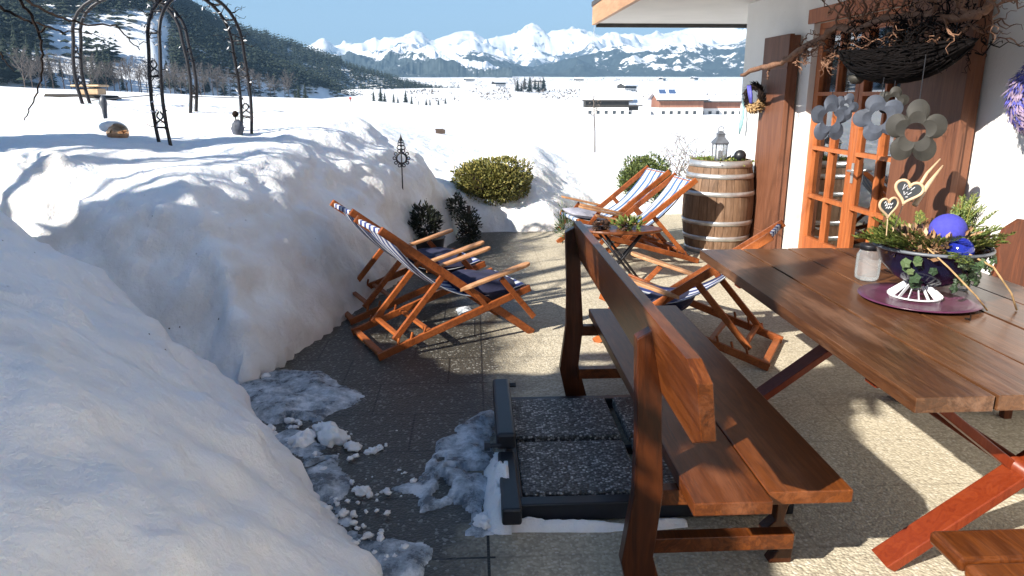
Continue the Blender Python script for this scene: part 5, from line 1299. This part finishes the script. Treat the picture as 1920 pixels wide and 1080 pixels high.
# ---------------------------------------------------------------- parasol base
pb_ = thing('parasol_base', 'black steel parasol base loaded with pebbled concrete slabs beside the bench', 'parasol base', (.6, 3.0, 0))
for i, (y0, y1) in enumerate(((2.56, 3.0), (3.05, 3.48))):
    for j, (x0, x1) in enumerate(((.175, .66), (.70, 1.18))):
        a = MB(); a.box(((x0+x1)/2, (y0+y1)/2, .06), (x1-x0, y1-y0, .05)); a.build('slab', M['aggr'], pb_, bevel=.008)
a = MB(); a.box((.68, 2.51, .045), (1.08, .06, .075)); a.box((.68, 3.515, .04), (1.08, .05, .06)); a.box((.68, 3.025, .02), (1.0, .03, .04)); a.box((1.21, 3.0, .04), (.05, 1.04, .07)); a.box((.15, 2.78, .045), (.05, .50, .08)); a.box((.15, 3.28, .04), (.05, .45, .06))
a.build('frame', M['black'], pb_, bevel=.006)
a = MB(); a.box((.125, 3.18, .155), (.085, .64, .075)); a.build('folded_mast', M['black'], pb_, bevel=.014)
a = MB(); a.box((.125, 2.62, .085), (.075, .46, .07)); a.build('mast_shoe', M['black'], pb_, bevel=.01)
a = MB(); a.tube([(.10, 2.86, .14), (.045, 2.86, .14)], .010, 8); a.tube([(.055, 2.86, .14), (.03, 2.86, .14)], [.022, .022], 6); a.build('knob', M['black'], pb_)
a = MB(); a.tube([(.13, 3.47, .165), (.20, 3.47, .165)], .012, 8); a.build('bolt', M['black'], pb_)

# ---------------------------------------------------------------- ice, slush and lumps on the slabs
def poly_patch(name, label, px_poly, thick, seed, cat, mat, wob=.05, hs=9):
    P2 = [onz(*q)[:2] for q in px_poly]; xs_ = [p[0] for p in P2]; ys_ = [p[1] for p in P2]; st_ = .012
    X, Y = np.meshgrid(np.arange(min(xs_)-.1, max(xs_)+.1, st_), np.arange(min(ys_)-.1, max(ys_)+.1, st_))
    d = -sdist(P2, X, Y)+wob*fbm(X*5+seed, Y*5, seed, 5)
    hgt = 1.8*thick*np.clip(d/.10, 0, 1)**.6*(1+.55*fbm(X*hs, Y*hs, seed+4, 4))
    holes = fbm(X*7+3, Y*7, seed+9, 3)
    hgt = np.where(d > 0, hgt, -.01)+.004
    hgt = np.where((holes > .62) & (d < .14), -.006, hgt)
    k = (hgt[:-1, :-1] > 0)|(hgt[1:, 1:] > 0)|(hgt[1:, :-1] > 0)|(hgt[:-1, 1:] > 0)
    o = grid_mesh(name, X, Y, np.where(hgt > 0, hgt, -.004), mat, k); return tag(o, label, cat)
poly_patch('ice_patch', 'thin grey ice sheet along the snow bank, under the snow lumps', [(455, 700), (520, 690), (600, 700), (690, 745), (640, 775), (600, 790), (560, 800), (620, 860), (640, 920), (690, 1000), (800, 1040), (800, 1085), (700, 1100), (560, 880), (450, 740)], .014, 3, 'ice', M['ice'])
poly_patch('ice_patch', 'bluish ice sheet left of the parasol base', [(925, 770), (850, 800), (830, 850), (750, 915), (790, 960), (850, 940), (880, 1000), (925, 1000)], .016, 8, 'ice', M['ice'])
poly_patch('ice_patch', 'narrow strip of grey ice along the bank near the deckchair feet', [(480, 690), (560, 620), (610, 615), (560, 645), (520, 690)], .010, 12, 'ice', M['ice'], .03)
def clods(name, label, pts, seed):
    a = MB()
    for i, (px, py, r) in enumerate(pts):
        q = onz(px, py); rr = r*(q.length)/F; a.sphere((q.x, q.y, rr*.35), rr, 22, 14, (1.15, .9, .75), .45, Euler((0, 0, i+seed)).to_matrix())
    tag(a.build(name, M['snow'], None, smooth=True), label, 'snow lump')
clods('snow_lump', 'rounded snow lump, left one of the pair on the ice sheet', [(570, 832, 24), (556, 838, 14)], 1)
clods('snow_lump', 'larger rounded snow lump, right one of the pair on the ice sheet', [(622, 826, 30), (606, 812, 18)], 2)
clods('snow_lump', 'small flat snow crumb right of the larger lump', [(663, 842, 14), (655, 836, 9)], 3)
clods('snow_lump', 'thin crumbs of snow on the slabs farthest right of the lumps', [(700, 848, 10), (712, 842, 8), (690, 850, 7)], 4)
clods('snow_lump', 'oval snow clod at the near left foot of the parasol base', [(905, 985, 19), (912, 972, 12)], 5)
clods('snow_lump', 'small flat patch of slush on the slabs below the lumps', [(680, 925, 14), (668, 920, 8), (692, 930, 8)], 6)
X, Y = np.meshgrid(np.linspace(-.02, .125, 40), np.linspace(2.38, 3.12, 130))
hh = (.13*sstep(-.0, .10, X)*np.interp(Y, [2.4, 2.5, 2.75, 2.95, 3.1], [0, .8, 1, .5, 0])*(1+.25*fbm(X*20, Y*12, 2, 4)))*(1+.2*fbm(X*16, Y*9, 5, 3))-.012
tag(grid_mesh('snow_drift', X, Y, hh, M['snow']), 'ridge of bluish snow piled against the left side of the parasol base', 'snow drift')
X, Y = np.meshgrid(np.linspace(.10, .80, 150), np.linspace(2.36, 2.478, 34))
hh = .035*np.clip(1-np.abs((Y-2.445-.008*np.sin(X*9))/.035), 0, 1)**.6*(1+.7*fbm(X*7, Y*10, 8, 4))-.010
tag(grid_mesh('snow_drift', X, Y, hh, M['snow']), 'thin strip of snow along the near edge of the parasol base', 'snow drift')
poly_patch('snow_remnant', 'small icy remnant of snow under the nearer deckchair by the bank', [(855, 580), (885, 578), (890, 590), (860, 592)], .02, 15, 'snow', M['ice'], .01)

# ---------------------------------------------------------------- tree that throws the branch shadows
ot = thing('garden_tree', 'bare garden tree standing left of the camera, thin twigs hanging into the top left corner', 'tree', (-5.6, 1.6, 0))
a = MB(); a.tube([(-5.6, 1.6, 0), (-5.55, 1.65, 1.5), (-5.5, 1.8, 2.6), (-5.35, 1.95, 4.2), (-5.3, 2.1, 5.6)], [.17, .15, .12, .08, .04], 10); a.build('trunk', M['bark'], ot, smooth=True)
a = MB(); r_ = random.Random(77)
for i in range(5):
    an = r_.uniform(-1.2, 1.6); zz = 2.4+i*.34
    branch(a, (-5.5, 1.8, zz), (math.cos(an), math.sin(an), .35), 2.5-.07*i, .045, 3, r_, .5, 6, .0, 3, .01)
def twig(a, pxs, y, r0):
    pts = [ony(px, py, y+dy) for px, py, dy in pxs]; out = []
    for i in range(len(pts)-1):
        for k in range(4): out.append(pts[i].lerp(pts[i+1], k/4)+Vector((.006*math.sin(i*3+k*2), 0, .006*math.cos(i*5+k*2))))
    out.append(pts[-1]); a.tube(out, [r0*(1-.7*i/len(out)) for i in range(len(out))], 6)
Pm = Vector((-5.4, 1.9, 3.2))
def limb(a, p0, pxs, y, r0): 
    q = ony(pxs[0][0], pxs[0][1], y); a.tube([p0, p0.lerp(q, .5)+Vector((0, 0, .15)), q], [r0*1.8, r0*1.3, r0], 6); twig(a, pxs, y, r0)
limb(a, Pm, [(30, -8, 0), (60, 30, .1), (75, 70, .1), (80, 100, .1), (78, 140, .1), (70, 175, .15), (55, 205, .15), (46, 226, .15)], 4.6, .009)
limb(a, Pm+Vector((0, .1, .3)), [(40, -6, 0), (85, 22, 0), (130, 38, 0), (165, 46, 0), (218, 48, 0), (240, 72, 0), (262, 94, 0)], 4.8, .009)
limb(a, Pm+Vector((0, .1, .1)), [(-10, 8, 0), (30, 30, 0), (60, 42, 0), (95, 50, 0), (123, 66, 0)], 4.9, .010)
twig(a, [(0, 100, 0), (12, 118, 0), (27, 134, 0)], 4.4, .005)
twig(a, [(72, 62, .1), (90, 50, .1), (120, 60, .1), (150, 58, .1), (198, 72, .1)], 4.6, .006)
a.build('branches', M['darktwig'], ot, smooth=True)

# unseen evergreens left of camera, throwing shade; broad pair added to darken the bench
for i, (x, y, h, lab) in enumerate(((-4.35, 2.35, 3.5, 'dense evergreen left of the camera, middle one of the row'), (-4.9, 3.9, 4.1, 'dense evergreen left of the camera, farthest in the row'), (-4.1, .55, 3.4, 'dense evergreen left of the camera, nearer one beside the bare tree'), (-3.05, -.12, 4.6, 'unseen broad evergreen added for shade, closest to the camera at its left'), (-3.2, .75, 4.3, 'unseen broad evergreen added for shade, just behind the one closest to the camera'))):
    t = thing('evergreen_tree', lab, 'tree', (x, y, 0), 'evergreens left of the camera')
    a = MB(); conifer(a, (x, y, .3), h-.3, .95 if i < 3 else 1.4, 34, 15, 90+i); a.build('crown', M['conifer'], t)
    a = MB(); a.tube([(x, y, 0), (x, y, h*.9)], [.07, .02], 6); a.build('trunk', M['bark'], t)

# slush crumbs scattered along the foot of the bank
a = MB(); r_ = random.Random(202)
foot_ = [(455, 705), (480, 760), (540, 850), (600, 940), (650, 1010), (720, 1075)]
for i in range(80):
    j = r_.randrange(len(foot_)-1); t = r_.random(); px = foot_[j][0]*(1-t)+foot_[j+1][0]*t+abs(r_.gauss(0, 1))*55; py = foot_[j][1]*(1-t)+foot_[j+1][1]*t+r_.uniform(-25, 15)
    q = onz(px, min(py, 1075)); rr = r_.uniform(.004, .016)*(1 if r_.random() < .85 else 1.8); a.sphere((q.x, q.y, rr*.3+.012), rr, 8, 5, (1.2, .9, .7), .5, Euler((0, 0, i)).to_matrix())
for i in range(22):
    q = onz(r_.uniform(600, 760), r_.uniform(800, 960)); rr = r_.uniform(.003, .009); a.sphere((q.x, q.y, rr*.3), rr, 8, 5, (1.2, .9, .7), .5)
tag(a.build('slush_crumbs', M['snow'], None, smooth=True), None, None, None, 'stuff')
